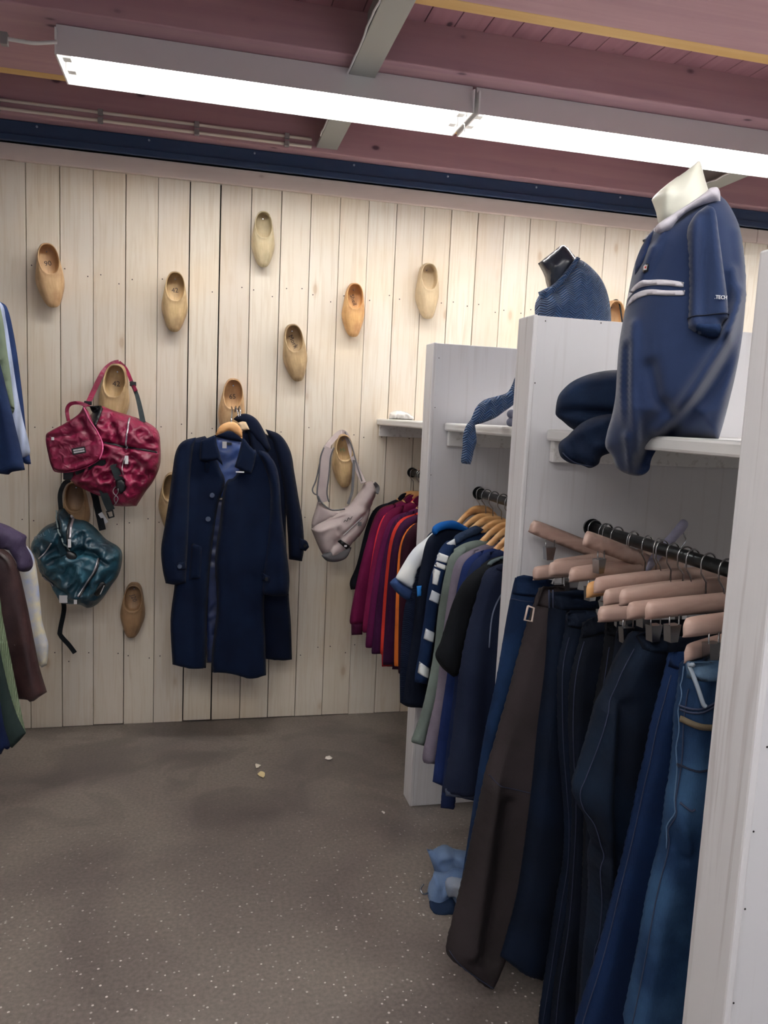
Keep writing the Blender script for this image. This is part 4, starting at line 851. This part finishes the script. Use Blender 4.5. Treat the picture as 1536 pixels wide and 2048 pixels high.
edge_pair(1.35, denim('teal_navy_denim', (6, 15, 30), (18, 38, 62), .72), 'big dark denim jeans with a bent knee', 'clip hanger holding the bent-knee jeans',
    [(1268, 1262), (1252, 1290), (1236, 1320), (1224, 1345), (1208, 1385), (1195, 1412), (1184, 1450), (1170, 1500), (1156, 1545), (1146, 1575), (1152, 1605), (1168, 1630), (1178, 1665), (1184, 1690), (1178, 1720), (1180, 1780), (1176, 1850), (1168, 1930), (1160, 2050)], ((1266, 1252), (1342, 1268)), T=.06, seed=8, folds=.008,
    cr=[([(1195, 1412), (1180, 1600), (1190, 1700), (1186, 1850)], .02, .02), ([(1225, 1400), (1215, 1560), (1225, 1700)], -.02, .02)])
pair(1.305, .09, 'night-blue trousers squeezed behind the bright blue jeans', 'clip hanger behind the bright blue jeans', DN, 5)
edge_pair(1.245, denim('bright_denim', (9, 29, 62), (14, 39, 80)), 'bright blue flared jeans, second nearest', 'clip hanger holding the bright blue jeans',
    [(1337, 1305), (1330, 1345), (1318, 1390), (1302, 1450), (1290, 1510), (1276, 1570), (1262, 1640), (1246, 1710), (1228, 1780), (1208, 1860), (1188, 1930), (1168, 1990), (1148, 2055)], ((1336, 1297), (1400, 1300)), seed=10, folds=.004)
WL = denim('washed_denim', (18, 42, 74), (56, 90, 126), .6)
t, pl, s = edge_pair(1.13, WL, 'washed light blue jeans, nearest on the rail, with a bleached waistband', 'pale clip hanger holding the washed jeans',
    [(1364, 1322), (1360, 1370), (1354, 1410), (1350, 1450), (1348, 1500), (1342, 1550), (1334, 1600), (1328, 1650), (1320, 1700), (1304, 1760), (1290, 1830), (1278, 1900), (1262, 1980), (1246, 2055)], ((1362, 1314), (1450, 1316)), seed=12, folds=.004, T=.045,
    cr=[([(1330, 1600), (1345, 1640), (1350, 1680)], .012, .006), ([(1325, 1640), (1340, 1680), (1345, 1700)], -.012, .006)], band=denim('bleached_denim', (50, 76, 104), (104, 126, 148), .5))
seam('belt_loop', [(1364, 1318), (1366, 1345), (1372, 1385), (1376, 1392)], s, pl, .004, plain('bleached_loop', (140, 152, 166), .8), t, .012)
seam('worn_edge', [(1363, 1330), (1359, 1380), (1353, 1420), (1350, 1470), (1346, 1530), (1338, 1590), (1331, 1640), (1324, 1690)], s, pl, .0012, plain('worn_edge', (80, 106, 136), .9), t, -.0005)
seam('yoke_seam', [(1354, 1415), (1385, 1405), (1425, 1385)], s, pl, .002, M_THR, t); seam('yoke_seam', [(1354, 1408), (1385, 1398), (1425, 1378)], s, pl, .002, M_THR, t)
seam('pocket_trim', [(1350, 1430), (1380, 1436), (1425, 1438)], s, pl, .006, plain('tan_leather', (92, 80, 62), .7), t)
seam('knee_seam', [(1342, 1590), (1355, 1600), (1362, 1596)], s, pl, .002, M_THR, t); seam('hip_seam', [(1340, 1520), (1370, 1522), (1400, 1516)], s, pl, .002, M_STITCH, t)
# extra hangers with raised bars
clip_hanger(Plane(1.60, .98, .45), 1.15, 'clip hanger tipped up at its left end, bar crossing behind the others', 'clip hangers on the near rail', tilt=-.3)
for y, z, an, ti, l in ((1.73, 1.10, .12, .05, 'clip hanger half hidden under the tipped bar above the brown trousers'), (1.50, 1.070, .5, -.04, 'low clip hanger under the honey-coloured bar'), (1.40, 1.08, .08, .03, 'low clip hanger beneath the bar of the bent-knee jeans'), (1.20, 1.075, .42, 0, 'low clip hanger between the two nearest bars')):
    clip_hanger(Plane(y, .98, an), z, l, 'clip hangers on the near rail', tilt=ti)
pl = Plane(1.62, .98, 0)
t = thing('clip_hanger', 'clip hanger swung up on the right, its bluish bar sticking out above the rail', 'hanger', 'clip hangers on the near rail')
puff('bar', pl.px([(1360, 1042), (1368, 1038), (1375, 1043), (1374, 1056), (1340, 1096), (1300, 1142), (1284, 1156), (1278, 1146), (1310, 1100), (1340, 1066)]), pl, .008, .006, wood('bluish_wood', (150, 150, 178), (168, 168, 194), 0, 1, .4), t, 1, step=.008)
tube('hook', [pl.P(*pl.uv(q)) for q in ((1365, 1062), (1372, 1078), (1371, 1084), (1358, 1100), (1356, 1104))], .0018, M_STEEL, t, 6)

# ================================================================== LEFT RACK (cut by the frame)
GL = 'clothes on the left rack'
for z, l in ((1.80, 'upper steel rail of the left rack, outside the frame'), (1.17, 'lower steel rail of the left rack, outside the frame')):
    t = thing('clothes_rail', l, 'rail'); tube('rod', [(-.86, -1.0, z), (-.86, 3.3, z)], .0145, M_DSTEEL, t, 12)
    for y in (-.9, 3.2): tube('bracket', [(-.86, y, z), (-1.65, y, z)], .01, M_DSTEEL, t, 8)
def left(name, y, mat, label, poly, cat, T=.03, parts=(), seed=1, zh=None, wr=None):
    pl = Plane(y, 0, 0); t = thing(name, label, cat, GL); _, s = puff('body', pl.px(poly), pl, T, .03, mat, t, .7, folds=(.006, 50, seed), step=.012, wr=wr)
    for pn, q, m in parts: puff(pn, pl.px(q), pl, .004, .01, m, t, 1, base=s, lift=.001, step=.008)
    zt = 1.80 if min(p[1] for p in poly) < 900 else 1.17
    w = thing('wooden_hanger', 'wooden hanger of the '+label.split(' on ')[0].split(',')[0], 'hanger', 'hangers on the left rack'); ph = Plane(y, -.86, 0)
    o = [(-.2, zt-.13), (0, zt-.06), (.2, zt-.13), (.2, zt-.15), (0, zt-.085), (-.2, zt-.15)]; puff('bar', [(q[0]*.7, q[1]) for q in o], ph, .008, .006, M_HW, w, 1, step=.014); hook(ph, zt+.001, zt-.07, parent=w)
    return t, pl, s
left('jacket', 3.05, cloth('navy_lining', (30, 46, 84)), 'navy jacket edge behind the striped shirt', [(-160, 590), (-40, 590), (3, 605), (16, 620), (26, 660), (36, 720), (46, 800), (52, 860), (58, 900), (62, 928), (48, 926), (30, 900), (-160, 900)], 'jacket', .02, seed=3)
left('shirt', 2.92, cloth('pale_blue_stripe', (170, 184, 216), (188, 200, 226), wav=(14, .5, 'X', .05)), 'pale blue striped shirt on the upper left rail', [(-160, 585), (-40, 588), (2, 606), (12, 640), (22, 700), (34, 780), (46, 840), (56, 878), (60, 905), (50, 914), (34, 915), (0, 915), (-160, 915)], 'shirt', .03, seed=5)
left('shirt', 2.8, cloth('sage_green', (112, 126, 108), (132, 146, 124)), 'sage green rolled-sleeve shirt on the upper left rail', [(-150, 560), (-60, 570), (-5, 590), (6, 640), (14, 700), (20, 740), (26, 790), (29, 818), (24, 830), (8, 790), (-30, 780), (-150, 760)], 'shirt', .03, seed=6, wr=(.006, 60, 4))
left('denim_shirt', 2.7, denim('shirt_denim', (20, 36, 70), (36, 58, 98)), 'dark blue denim shirt on the upper left rail', [(-150, 640), (-40, 660), (-5, 715), (6, 750), (18, 800), (30, 850), (42, 900), (50, 940), (24, 944), (18, 949), (4, 948), (-60, 940), (-150, 935)], 'shirt', .04, seed=7)
left('shirt', 3.05, cloth('checked_flannel', (176, 188, 218), (226, 216, 180), .8, 16), 'white and blue checked shirt on the lower left rail', [(-140, 1040), (-20, 1040), (40, 1080), (66, 1110), (76, 1160), (82, 1220), (84, 1240), (92, 1270), (97, 1292), (94, 1330), (82, 1336), (60, 1300), (0, 1300), (-140, 1300)], 'shirt', .03, seed=9)
left('leather_coat', 2.9, cloth('brown_leather', (50, 32, 34), (74, 50, 50), .4, 12, 300, .3, 0, .5), 'dark brown leather coat on the lower left rail', [(-140, 1090), (-40, 1080), (10, 1100), (34, 1130), (52, 1200), (66, 1270), (78, 1330), (94, 1384), (80, 1393), (66, 1402), (50, 1398), (0, 1400), (-140, 1400)], 'coat', .045, seed=10)
left('corduroy_jacket', 2.78, cloth('sage_corduroy', (122, 140, 112), (140, 156, 128), wav=(70, 0, 'X', .6)), 'sage corduroy jacket on the lower left rail', [(-130, 1120), (-60, 1130), (-8, 1170), (6, 1240), (20, 1310), (34, 1380), (46, 1440), (52, 1466), (40, 1470), (0, 1470), (-130, 1460)], 'jacket', .035, seed=11)
left('jacket', 2.66, cloth('dark_green_wool', (36, 48, 48), (48, 62, 60)), 'dark green wool jacket on the lower left rail', [(-130, 1200), (-50, 1210), (-8, 1270), (4, 1320), (18, 1380), (34, 1430), (52, 1466), (40, 1480), (24, 1496), (0, 1490), (-130, 1480)], 'jacket', .035, seed=12)
left('cardigan', 2.56, cloth('indigo_knit', (14, 24, 54), (24, 38, 78)), 'indigo cardigan, lowest at the left edge', [(-130, 1230), (-60, 1260), (-12, 1330), (0, 1400), (8, 1450), (20, 1490), (14, 1500), (8, 1496), (2, 1510), (-40, 1510), (-130, 1500)], 'cardigan', .03, seed=13)
# purple jacket flopped over the top
t, pl, s = left('hooded_jacket', 2.82, cloth('purple_shell', (52, 44, 66), (74, 64, 90), .6, crumple=.25), 'dark purple jacket draped over the lower left rail', [(-140, 1030), (-40, 1036), (8, 1048), (36, 1062), (54, 1072), (52, 1090), (62, 1110), (66, 1130), (58, 1142), (44, 1144), (34, 1130), (26, 1108), (0, 1098), (-140, 1110)], 'jacket', .06, seed=14, wr=(.012, 50, 6))

# ================================================================== TORSO WITH COLLARED SHIRT
M_IVORY = plain('ivory_mannequin', (226, 226, 212), .4)
PY = 1.35; pl = Plane(PY, .9, -.55); tvp = lambda U, V: np.clip(.22+(V-1.36)/.16, .22, 1)
def fwd(h, P=pl): q = Plane(0, 0, 0); q.o = P.o+P.N*h; q.U = P.U; q.N = P.N; return q
t = thing('mannequin_torso', 'ivory mannequin torso wearing the navy collared shirt', 'mannequin')
puff('neck', X([(1303, 400), (1312, 388), (1340, 364), (1370, 344), (1396, 322), (1401, 324), (1408, 350), (1416, 378), (1432, 430), (1400, 470), (1340, 480), (1318, 448), (1312, 425)], pl), pl, .05, .05, M_IVORY, t, 1, step=.007, creases=[(X([(1333, 390), (1326, 440)], pl), .012, .012)])
puff('chest', X([(1330, 440), (1430, 400), (1460, 460), (1465, 560), (1455, 680), (1425, 780), (1405, 860), (1345, 860), (1290, 780), (1262, 700), (1275, 600), (1295, 510)], pl), pl, .05, .08, M_IVORY, t, 1, step=.02)
t = thing('polo_shirt', 'navy short-sleeved collared shirt with two pale chest stripes, on the ivory torso', 'shirt')
M_POLO = cloth('polo_navy', (28, 42, 74), (36, 52, 86), .85, 5, 900, .15, .25)
bodyp = [(1291, 482), (1310, 462), (1350, 432), (1400, 400), (1437, 392), (1456, 412), (1472, 438), (1482, 470), (1489, 520), (1492, 575), (1489, 630), (1482, 690), (1472, 745), (1459, 800), (1446, 850), (1437, 879), (1400, 878), (1352, 877), (1330, 878), (1318, 892), (1303, 918), (1298, 940), (1282, 951), (1258, 949), (1234, 936), (1226, 915), (1211, 893), (1214, 865), (1224, 830), (1231, 790), (1234, 740), (1238, 690), (1246, 640), (1254, 600), (1262, 560), (1272, 520)]
cz = lambda P, a, w: (X(P, pl), a, w)
_, sp = puff('body', X(bodyp, pl), pl, .115, .10, M_POLO, t, 1, step=.006, tv=tvp, creases=[cz([(1300, 520), (1262, 600)], 0.0180, .01), cz([(1325, 480), (1285, 580)], 0.0120, .008), cz([(1247, 690), (1244, 780), (1256, 880), (1262, 940)], 0.0210, .008), cz([(1266, 660), (1264, 790), (1276, 900)], 0.0180, .010), cz([(1256, 700), (1252, 860)], -0.0150, .007),
    cz([(1476, 600), (1440, 690), (1390, 770), (1350, 830), (1318, 862)], 0.0360, .014), cz([(1482, 660), (1450, 730), (1400, 800), (1345, 850)], -0.0240, .014), cz([(1340, 868), (1300, 900), (1290, 930)], -0.0450, .014), cz([(1470, 700), (1450, 780), (1430, 860)], 0.0180, .014), cz([(1300, 740), (1312, 800), (1340, 830)], -0.0180, .012), cz([(1470, 480), (1482, 600)], 0.0120, .01), cz([(1455, 560), (1462, 620), (1440, 680)], 0.0180, .01)])
slv = fwd(.098)
_, sv = puff('sleeve', slv.px([(1372, 470), (1388, 432), (1412, 412), (1430, 420), (1438, 470), (1446, 530), (1454, 590), (1459, 644), (1448, 648), (1444, 676), (1432, 682), (1402, 676), (1382, 667), (1372, 654), (1374, 600), (1374, 540)]), slv, .045, .035, M_POLO, t, .9, step=.006, creases=[(slv.px([(1388, 440), (1384, 540), (1386, 650)]), .012, .012), (slv.px([(1428, 430), (1438, 540), (1450, 640)]), .010, .01), (slv.px([(1402, 440), (1404, 640)]), -.014, .014)])
puff('sleeve_opening_shade', slv.px([(1384, 660), (1394, 648), (1420, 650), (1447, 648), (1441, 674), (1428, 681), (1402, 675)]), slv, .01, .01, cloth('navy_shade', (24, 40, 70)), t, 1, base=sv, lift=-.004, step=.006)  # navy patch paints the shade in the open sleeve end
seam('sleeve_hem', [(1374, 640), (1400, 636), (1430, 634), (1457, 632)], sv, slv, .0012, M_STITCH, t)
M_COLL = cloth('pale_collar', (196, 192, 202), (208, 204, 212), .9, 8, 900, .2)
ck = fwd(.085)
puff('collar', ck.px([(1308, 462), (1316, 448), (1345, 428), (1380, 406), (1410, 385), (1420, 376), (1435, 374), (1440, 384), (1441, 402), (1425, 404), (1400, 412), (1375, 424), (1356, 440), (1342, 458), (1325, 467), (1314, 466)]), ck, .018, .014, M_COLL, t, 1, step=.006)
c2 = fwd(-.01); puff('collar', c2.px([(1285, 480), (1292, 474), (1312, 452), (1318, 456), (1302, 474), (1290, 484)]), c2, .012, .01, M_COLL, t, 1, step=.005)
puff('placket', X([(1290, 484), (1303, 470), (1308, 468), (1300, 500), (1286, 540), (1270, 560), (1272, 530), (1280, 505)], pl), pl, .006, .008, cloth('placket_navy', (22, 36, 68)), t, 1, base=sp, lift=.003, step=.006)
for q in ([(1253, 605), (1262, 588), (1280, 579), (1300, 577), (1330, 580), (1362, 586), (1361, 596), (1330, 591), (1300, 588), (1280, 590), (1266, 597)], [(1251, 622), (1262, 605), (1280, 596), (1300, 595), (1330, 600), (1364, 601), (1363, 611), (1330, 610), (1300, 606), (1280, 608), (1266, 614)]):
    puff('chest_stripe', X(q, pl), pl, .0012, .003, M_COLL, t, 1, base=sp, lift=.0015, step=.005)
bdg, _ = puff('badge', X([(1286, 552), (1292, 548), (1298, 550), (1296, 562), (1288, 565), (1285, 560)], pl), pl, .002, .003, M_BPL, t, 1, base=sp, lift=.002, step=.004)
puff('badge_centre', X([(1287, 552), (1294, 551), (1293, 560), (1287, 560)], pl), pl, .0015, .002, M_TAG, bdg, 1, base=sp, lift=.005, step=.004, sharp=True)
puff('badge_dot', X([(1289, 554), (1292.5, 554), (1292, 558), (1289, 558)], pl), pl, .001, .001, plain('red_dot', (170, 50, 40), .6), bdg, 1, base=sp, lift=.008, step=.003, sharp=True)
p = on(sv, slv, (1437, 603), .003); text('sleeve_lettering', '.TECH', .009, M_TAG, t, frame(p, Vector((1, .0, .03)), Vector((0, 0, 1))))
puff('button', X([(1285, 487), (1293, 484), (1293, 490), (1286, 492)], pl), pl, .004, .004, M_BPL, t, 1, lift=.03, step=.004)

# ================================================================== DARK TORSO WITH KNIT SWEATER
PS = 2.2; pl = Plane(PS, 1.08, -.42)
t = thing('mannequin_torso', 'glossy dark grey mannequin torso wearing the knit sweater', 'mannequin')
puff('neck', X([(1076, 527), (1090, 516), (1108, 502), (1122, 491), (1132, 492), (1144, 505), (1154, 522), (1150, 550), (1130, 590), (1100, 590), (1093, 570), (1088, 550)], pl), pl, .055, .05, plain('glossy_charcoal', (34, 40, 52), .25), t, 1, step=.008, creases=[(X([(1108, 540), (1100, 580)], pl), .01, .01)])
puff('chest', X([(1085, 600), (1110, 575), (1160, 540), (1195, 570), (1205, 640), (1195, 760), (1180, 845), (1110, 845), (1090, 760), (1080, 660)], pl), pl, .09, .1, MATS['glossy_charcoal'], t, 1, step=.02)
t = thing('knit_sweater', 'blue herringbone knit sweater with a sleeve drooping over the shelf', 'sweater')
def herringbone():
    m, nt, b = newmat('herringbone_knit'); tc = N(nt, 'ShaderNodeTexCoord'); sp = N(nt, 'ShaderNodeSeparateXYZ'); nt.links.new(tc.outputs['Object'], sp.inputs[0])
    zig = math_(nt, 'PINGPONG', sp.outputs[0], .016); k = math_(nt, 'ADD', math_(nt, 'MULTIPLY', zig, .9), sp.outputs[2])
    s = math_(nt, 'SINE', math_(nt, 'MULTIPLY', k, 900)); c = ramp(nt, math_(nt, 'MULTIPLY_ADD', s, .5), [(.0, (24, 54, 96)), (.6, (46, 86, 136))])
    n = nt.nodes[-1] if False else None
    nt.links.new(c, b.inputs['Base Color']); b.inputs['Roughness'].default_value = .9; bump(nt, b, s, .8, .004); b.inputs['Sheen Weight'].default_value = .2; return m
M_HB = herringbone()
puff('body', X([(1070, 640), (1070, 610), (1078, 590), (1092, 586), (1112, 572), (1135, 545), (1155, 522), (1166, 522), (1186, 538), (1204, 560), (1216, 590), (1222, 630), (1222, 700), (1215, 800), (1200, 852), (1100, 852), (1080, 780), (1070, 700)], pl), pl, .1, .1, M_HB, t, 1, step=.012, wr=(.006, 30, 5), creases=[cz([(1095, 590), (1110, 625)], .012, .01)])
puff('collar', X([(1076, 590), (1090, 583), (1106, 574), (1130, 548), (1152, 520), (1160, 524), (1140, 556), (1115, 588), (1098, 604), (1082, 608)], pl), fwd(.05, pl), .02, .014, M_HB, t, 1, step=.008)
q2 = Plane(2.12, .98, 0)
puff('sleeve', q2.px([(1090, 690), (1060, 712), (1035, 745), (1023, 772), (1013, 786), (990, 793), (968, 800), (952, 815), (942, 838), (932, 852), (926, 872), (925, 895), (922, 922), (926, 927), (941, 929), (945, 915), (948, 900), (953, 885), (952, 865), (950, 850), (965, 846), (990, 836), (1010, 822), (1024, 812), (1050, 790), (1090, 760)]), q2, .022, .022, M_HB, t, 1, step=.007, creases=[(q2.px([(1010, 800), (975, 815), (948, 850), (936, 880)]), -.008, .006)])

# small grey foot of the dark torso
t = thing('grey_knob', 'small grey rounded knob on the middle shelf beside the partition', 'knob'); bm = bmesh.new(); p = atY(1019, 838, 1.99)
for dz in (.0, .022): bmesh.ops.create_uvsphere(bm, u_segments=14, v_segments=10, radius=.012, matrix=Matrix.Translation((p.x+.004, 1.99, 1.449+dz)))
obj('knob', bm, plain('grey_rubber', (96, 100, 120), .6), t, True)

# ================================================================== ROLLED JEANS ON THE NEAR SHELF
pl = Plane(1.62, .9, -.45); M_RJ = denim('dark_roll_denim', (12, 24, 46), (24, 44, 74))
t = thing('rolled_jeans', 'dark rolled jeans on the near shelf with a leg drooping over its edge', 'jeans')
puff('roll', X([(1111, 822), (1116, 794), (1130, 775), (1150, 760), (1180, 748), (1215, 741), (1250, 742), (1290, 760), (1300, 800), (1300, 862), (1240, 864), (1160, 862), (1142, 856), (1125, 842), (1113, 832)], pl), pl, .07, .06, M_RJ, t, 1, step=.008, creases=[cz([(1115, 826), (1150, 822), (1200, 828), (1260, 826)], -.02, .01), cz([(1115, 800), (1160, 768), (1230, 760)], .006, .006)])
p3 = Plane(1.50, .86, -.45)
_, s = puff('drooping_leg', p3.px([(1147, 860), (1165, 845), (1195, 832), (1235, 828), (1270, 840), (1270, 880), (1240, 900), (1205, 912), (1197, 928), (1180, 936), (1162, 930), (1140, 926), (1122, 914), (1117, 896), (1120, 884), (1135, 872)]), p3, .035, .035, M_RJ, t, 1, step=.008, wr=(.006, 45, 3), creases=[(p3.px([(1130, 880), (1145, 900), (1150, 922)]), -.014, .006), (p3.px([(1150, 870), (1190, 850), (1230, 845)]), .01, .01)])
seam('seam', [(1125, 905), (1150, 925), (1185, 932)], s, p3, .0014, M_THR, t)

# ================================================================== ON THE FLOOR
# fallen pale jeans with a hanger
t = thing('fallen_jeans', 'light blue denim jeans slumped on the floor beside the brown trousers', 'jeans')
pl = Plane(2.12, .75, 0)
def flump(name, y, poly, T, mat, seed, par): 
    p = Plane(y, .75, -.2); return puff(name, p.px(poly), p, T, .02, mat, par, 1, step=.007, wr=(.010, 50, seed))
M_PD = denim('pale_denim', (64, 92, 138), (120, 142, 172), .6)
flump('upper_fold', 2.18, [(853, 1697), (866, 1703), (880, 1695), (895, 1693), (914, 1702), (950, 1706), (960, 1760), (940, 1790), (890, 1790), (868, 1770), (869, 1744), (860, 1716)], .03, M_PD, 4, t)
flump('lower_fold', 2.10, [(868, 1748), (890, 1752), (912, 1742), (945, 1750), (955, 1795), (925, 1808), (905, 1800), (880, 1812), (858, 1806), (855, 1780), (862, 1766)], .04, M_PD, 9, t)
flump('pale_panel', 2.06, [(890, 1762), (915, 1757), (950, 1770), (950, 1806), (925, 1812), (908, 1790), (892, 1788)], .03, denim('faded_denim', (110, 124, 150), (150, 158, 170), .55), 7, t)
flump('hem_fold', 2.05, [(858, 1802), (880, 1806), (905, 1796), (915, 1812), (905, 1822), (880, 1824), (860, 1818)], .03, denim('hem_dark', (18, 32, 56), (30, 50, 80)), 8, t)
t = thing('wire_hook_hanger', 'hanger under the fallen denim with its hook poking out', 'hanger')
tube('hook', spline([atZ(856, 1786, .02), atZ(846, 1788, .02), atZ(841, 1778, .03), atZ(847, 1768, .045)]), .003, M_STEEL, t, 6); bx('bar', (.735, .93, 2.095, 2.11, .004, .03), M_HW, t, .004)
for i, (q, sz, l, c) in enumerate((((515, 1534), .014, 'white paper scrap, upper one of the pair in the middle of the floor', (232, 222, 206)), ((524, 1551), .02, 'yellowish paper scrap below the white scrap', (226, 208, 160)), ((657, 1518), .016, 'white paper scrap nearest the maroon sweaters', (236, 230, 220)), ((767, 1628), .008, 'tiny white scrap near the white partition foot', (230, 226, 222)))):
    p = atZ(q[0], q[1], 0); bm = bmesh.new(); rs = random.Random(i); n = 9
    vs = [bm.verts.new((p.x+sz*rs.uniform(.5, 1.1)*math.cos(k*6.283/n), p.y+sz*rs.uniform(.6, 1.6)*math.sin(k*6.283/n), .003+rs.uniform(0, .006))) for k in range(n)]
    f = bm.faces.new(vs); r = bmesh.ops.extrude_face_region(bm, geom=[f]); bmesh.ops.translate(bm, vec=(0, 0, .0012), verts=[v for v in r['geom'] if isinstance(v, bmesh.types.BMVert)])
    tag(obj('paper_scrap', bm, plain('scrap_%d' % i, c, .8)), l, 'paper scrap', 'paper scraps on the floor')
bpy.context.view_layer.update()
